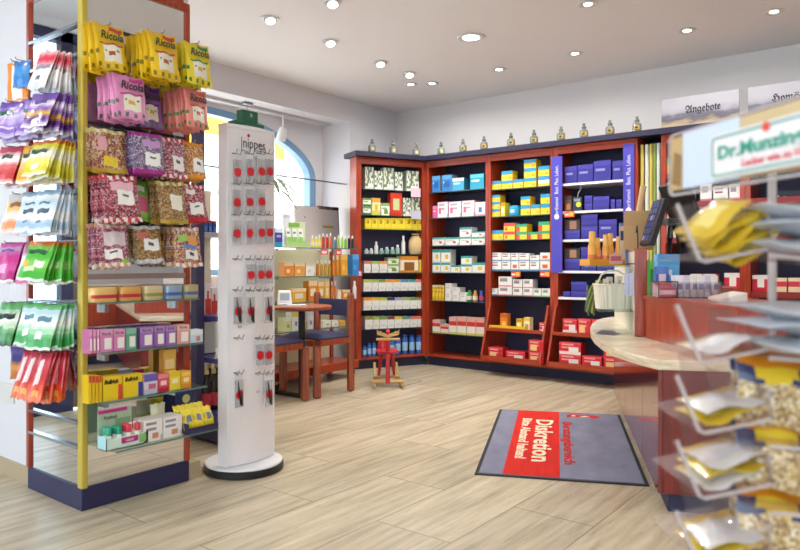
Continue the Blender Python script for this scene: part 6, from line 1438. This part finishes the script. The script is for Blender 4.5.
h = MB(); border(h, rrect(-.003, .503, 1.247, 1.365, .017), rrect(.001, .499, 1.251, 1.361, .013), -.001, .005, EDGE, Mh); obj('edging', h, ho, True)
h = MB(); plate(h, [(.008, 1.258), (.045, 1.258), (.045, 1.356), (.008, 1.356)], -.0022, -.0012, mat('#BDA06C', .5), Mh); plate(h, [(.046, 1.258), (.20, 1.258), (.20, 1.36), (.046, 1.36)], -.0022, -.0012, mat('#CBD8F0', .5), Mh); plate(h, [(.201, 1.258), (.49, 1.258), (.49, 1.358), (.201, 1.358)], -.0022, -.0012, mat('#C9B48A', .5), Mh)
plate(h, [(.012, 1.27), (.04, 1.262), (.043, 1.32), (.02, 1.33)], -.003, -.0023, mat('#8A6A3C', .5), Mh)
obj('picture', h, ho, True)
h = MB(); plate(h, rrect(.14, .52, 1.262, 1.337, .008), -.012, -.006, mat('#E6E2E4', .45), Mh); so = obj('sign', h, st, True)
h = MB(); border(h, rrect(.144, .516, 1.266, 1.333, .007), rrect(.1475, .5125, 1.2695, 1.3295, .006), -.0127, -.0121, mat('#4E9A94', .45), Mh); obj('border', h, so, True)
text('Dr.Munzinger', .03, mat('#2F9A86', .45), Mh @ frame((.272, -.0128, 1.304), (1, 0, 0), (0, 0, 1)), so, width=.225, bold=.001)
text('Lecker wie zu Hause', .016, mat('#D9535E', .45), Mh @ frame((.3, -.0128, 1.28), (1, 0, 0), (0, 0, 1)), so, width=.16, bold=.0004)
obj('flower', MB().lathe([(.0075, 0), (.0075, .002)], mat('#E0483E', .45), 12, Mh @ Matrix.Translation((.275, -.0122, 1.329)) @ Matrix.Rotation(PI / 2, 4, 'X')), so, True)
TIERS = [1.145, .985, .872, .768, .655]
for i, z in enumerate(TIERS):
    t = MB()
    Mt = Matrix.Translation((-.06, 0, z)) @ Matrix.Rotation(-.2, 4, 'Y')
    t.box((-.115, -.12, 0), (0, .10, .003), ACRYL, Mt); t.box((0, -.12, 0), (.003, .10, .05), ACRYL, Mt)
    t.box((-.062, .06, .004), (.03, .062, .095), ACRYL, Mt)
    t.add([(-.115, -.12, 0), (-.134, -.12, .095), (-.134, -.10, .095), (-.115, -.10, 0), (-.118, -.12, 0), (-.137, -.12, .095), (-.137, -.10, .095), (-.118, -.10, 0)], [(0, 1, 2, 3), (7, 6, 5, 4), (0, 4, 5, 1), (3, 2, 6, 7)], ACRYL, Mt)
    to = obj('tray', t, st, True)
    obj('edging', MB().tube([Mt @ Vector(p) for p in ((-.136, -.121, .098), (-.118, -.121, .004), (-.11, -.121, -.001), (-.0, -.121, -.001), (.002, -.121, .05))], .003, EDGE, 8), to, True, smooth=True)
    t = MB(); Mt2 = Matrix.Translation((-.105, 0, z - (.01 if i < 2 else .036))) @ Matrix.Rotation(.08, 4, 'Y')
    t.box((0.01, -.14, 0), (.22, .12, .003), ACRYL, Mt2); t.box((.22, -.14, 0), (.223, .12, .07), ACRYL, Mt2)
    to = obj('tray', t, st, True)
    obj('edging', MB().tube([Mt2 @ Vector(p) for p in ((.03, -.141, -.001), (.22, -.141, -.001), (.223, -.141, .07))], .0035, EDGE, 8), to, True, smooth=True)
def stput(o, x, y, z, M3, label, cat, group):
    base = Matrix.Translation(ps) @ Matrix.Rotation(srz, 4, 'Z')
    o.matrix_world = base @ Matrix.Translation((x, y, z)) @ M3; return tag(o, label, cat, group)
GP = deco(grad((0, '#C9A92E'), (.5, '#D9BC3E'), (.8, '#B8962A')), [(.2, .8, .25, .7, '#E6D27A')])
GW_ = deco(grad((0, '#C9C5C4'), (.45, '#D3D0CE'), (.8, '#C9A84E')), [(.2, .7, .2, .4, '#C9CDD6')])
GB_ = deco(grad((0, '#C3C8D2'), (.5, '#D2D6DC'), (.82, '#AFC4D8')), [(.2, .8, .2, .5, '#C9CCD2')])
fl = Matrix.Rotation(-PI / 2, 4, 'X')   # lay flat: bag hangs along -z -> points to ... depth
for k in range(5):   # golden packets, first tray: leaning files
    o = link('spice_packet', bag_mesh(.1, .1, .014, GP, 8, 8, seed=k))
    stput(o, -.138 + .013 * k, -.015, TIERS[0] + .058 - .011 * k, Matrix.Rotation(-.66, 4, 'Y') @ Matrix.Rotation(-PI / 2 + .2, 4, 'X'), 'golden packet, %s from top, leaning stack under the lettered header' % ORD[k + 1], 'packet', 'golden packets in the top tray')
for ti in (1, 2, 3, 4):
    for k in range((0, 1, 2, 3, 2)[ti]):
        o = link('spice_packet', bag_mesh(.095, .12, .014, GW_ if (ti + k) % 2 else GP, 8, 8, seed=k))
        stput(o, -.122 + .004 * k, .0, TIERS[ti] + .002 + .0165 * k, Matrix.Rotation(-.24, 4, 'Y') @ Matrix.Rotation(-PI / 2, 4, 'X'), 'white and gold packet, %s from bottom, small tray %s down the acrylic stand' % (ORD[k + 1], ('one', 'two', 'three', 'four', 'five')[ti]), 'packet', 'packets in the small trays')
NUT = sweets('sliced_nuts', ['#C9AE7A', '#A8895A', '#DCC79A', '#8A6E4A', '#E6DABC', '#B59A66'], 14)
def nut(x, y, s):
    if s == 0 and ((x - .32) / .2) ** 2 + ((y - .74) / .13) ** 2 < 1: return '#E2C22E'
    if y > .86: return '#D98A1E'
    if y > .62: return '#26315E'
    if x > .72 and .1 < y < .62: return '#CBD3E6'
    return NUT
for ti in (0, 1):
    for k in range(3):
        o = link('tea_pouch', bag_mesh(.19, .17, .026, GB_, 8, 8, seed=k))
        stput(o, .002, .0, TIERS[ti] + .002 + .028 * k, Matrix.Rotation(.08, 4, 'Y') @ Matrix.Rotation(-PI / 2, 4, 'X'), 'pale blue-white pouch, %s from bottom, wide tray %s down the acrylic stand' % (ORD[k + 1], ('one', 'two')[ti]), 'pouch', 'pouches in the wide trays')
for ti in (2, 3, 4):
    for k in range(2):
        o = link('nut_pouch', bag_mesh(.19, .115, .05, nut, 14, 12, seed=k + ti))
        stput(o, .006 + .03 * k, -.06 + .085 * k, TIERS[ti] + .084 + .004 * k, Matrix.Rotation(-.25, 4, 'X') @ Matrix.Rotation(.16, 4, 'Y'), 'clear nut pouch with yellow seal, %s row, wide tray %s down the acrylic stand' % (('front', 'back')[k], ('one', 'two', 'three', 'four', 'five')[ti]), 'pouch', 'nut pouches in the wide trays')

# ------------------------------------------------------------------ ceiling lamps
EM = bpy.data.materials.new('lamp_glow'); EM.use_nodes = True
eb = EM.node_tree.nodes['Principled BSDF']; eb.inputs['Emission Color'].default_value = (1, .95, .86, 1); eb.inputs['Emission Strength'].default_value = 9
RING = mat('#D9D6D4', .35)
def lamp_light(x, y, z, e, r=.06, spread=PI, name='downlight_beam', rot=(0, 0, 0)):
    l = bpy.data.lights.new(name, 'AREA'); l.shape = 'DISK'; l.size = r * 2; l.energy = e; l.color = (1, .965, .92); l.spread = spread
    o = bpy.data.objects.new(name, l); C.objects.link(o); o.location = (x, y, z); o.rotation_euler = rot; return o
PX = [(270, 18, 1), (330, 41, 1), (332, 1.5, 1), (380, 62, 1), (409, 73, 1), (411, 84, 0), (432, 83, 0), (471, 37, 2), (499, 69, 0), (575, 53, 0), (588, 3.5, 0), (687, 30, 0), (774, 11, 0)]
pts = [(on_z(u, v, ZC), k) for u, v, k in PX]
extra = [(Vector((x, y, ZC)), 0) for x, y in ((-2.6, .6), (-1.2, .4), (.3, .3), (1.4, 1.4), (-3.9, .3), (-1.2, -1.2), (.8, -1.2), (2.2, 2.8), (1.9, 4.6), (.4, 3.4))]
POW = 5.8
for i, (p, k) in enumerate(pts + extra):
    lb = 'ceiling spotlight, %s lamp counted from the window side' % ORD[i + 1] if i < 13 else 'ceiling downlight above the entrance half of the shop'
    if i < 13: lb = ('tilted ceiling spotlight, first in the row along the window wall', 'tilted ceiling spotlight, second in the row along the window wall', 'tilted ceiling spotlight set inward from the window row at the picture top', 'tilted ceiling spotlight, third in the window wall row', 'tilted ceiling spotlight, last in the window wall row towards the corner', 'small round downlight of a pair near the corner, on the window side', 'small round downlight of a pair near the corner, on the shelf side', 'large round ceiling downlight glowing in mid ceiling', 'small round downlight above the bay of mixed cartons', 'small round downlight above the jars before the header boards', 'small round downlight in mid ceiling at the picture top', 'small round downlight above the offers board', 'small round downlight above the homoeopathy board')[i]
    else: lb = 'ceiling downlight over the entrance half, %s of ten' % ORD[i - 12]
    r = thing('ceiling_lamp', p, lb, 'ceiling lamp', 'recessed ceiling lamps')
    s = 1.6 if k == 2 else 1.0
    obj('ring', MB().lathe([(.062 * s, -.0005), (.07 * s, -.004), (.066 * s, -.010), (.05 * s, -.009), (.047 * s, -.0005)], RING, 28), r, True, smooth=True)
    if k == 1:
        Mg = Matrix.Translation((0, 0, .014)) @ Matrix.Rotation(-.35, 4, 'Y') @ Matrix.Rotation(-.2, 4, 'X')
        obj('lamp_head', MB().lathe([(.03, -.005), (.044, -.02), (.044, -.045), (.04, -.047)], WHITE, 22, Mg), r, True, smooth=True)
        obj('lens', MB().lathe([(.034, -.049), (.0345, -.0475)], EM, 20, Mg), r, True)
        lamp_light(p.x + .02, p.y - .01, ZC - .07, POW, .035, 2.6, 'spot_beam', (-.2, -.35, 0))
    else:
        obj('baffle', MB().lathe([(.0465 * s, -.0055), (.0465 * s, -.005)], mat('#B9B2AC', .4), 22), r, True); obj('lens', MB().lathe([((.03 if k == 0 else .042) * s, -.0075), ((.03 if k == 0 else .042) * s, -.0058)], EM, 22), r, True)
        lamp_light(p.x, p.y, ZC - .014, POW * (1.8 if k == 2 else 1), .045 * s, 2.9)

# ------------------------------------------------------------------ daylight, camera
w = bpy.data.worlds.new('daylight'); bpy.context.scene.world = w; w.use_nodes = True
bg = w.node_tree.nodes['Background']; bg.inputs[0].default_value = (.9, .95, 1, 1); bg.inputs[1].default_value = 4.2
sun = bpy.data.lights.new('sun', 'SUN'); sun.energy = 13.0; sun.angle = .02; so_ = bpy.data.objects.new('sun', sun); C.objects.link(so_)
so_.rotation_euler = Vector((-.75, -.28, -.6)).to_track_quat('-Z', 'Y').to_euler()

cam = bpy.data.cameras.new('camera'); co = bpy.data.objects.new('camera', cam); C.objects.link(co)
co.location = (0, 0, H); co.rotation_euler = (PI / 2, 0, TH)
cam.sensor_width = 36; cam.lens = F / 800 * 36; cam.shift_y = -12 / 800; cam.clip_start = .05; cam.clip_end = 200
cam.dof.use_dof = True; cam.dof.focus_distance = 5.2; cam.dof.aperture_fstop = 3.0
sc = bpy.context.scene; sc.camera = co
sc.view_settings.view_transform = 'Standard'; sc.view_settings.look = 'None'; sc.view_settings.exposure = 0.3; sc.view_settings.gamma = 1
sc.view_settings.use_curve_mapping = False
sc.cycles.max_bounces = 10; sc.cycles.transparent_max_bounces = 24; sc.cycles.sample_clamp_indirect = 6
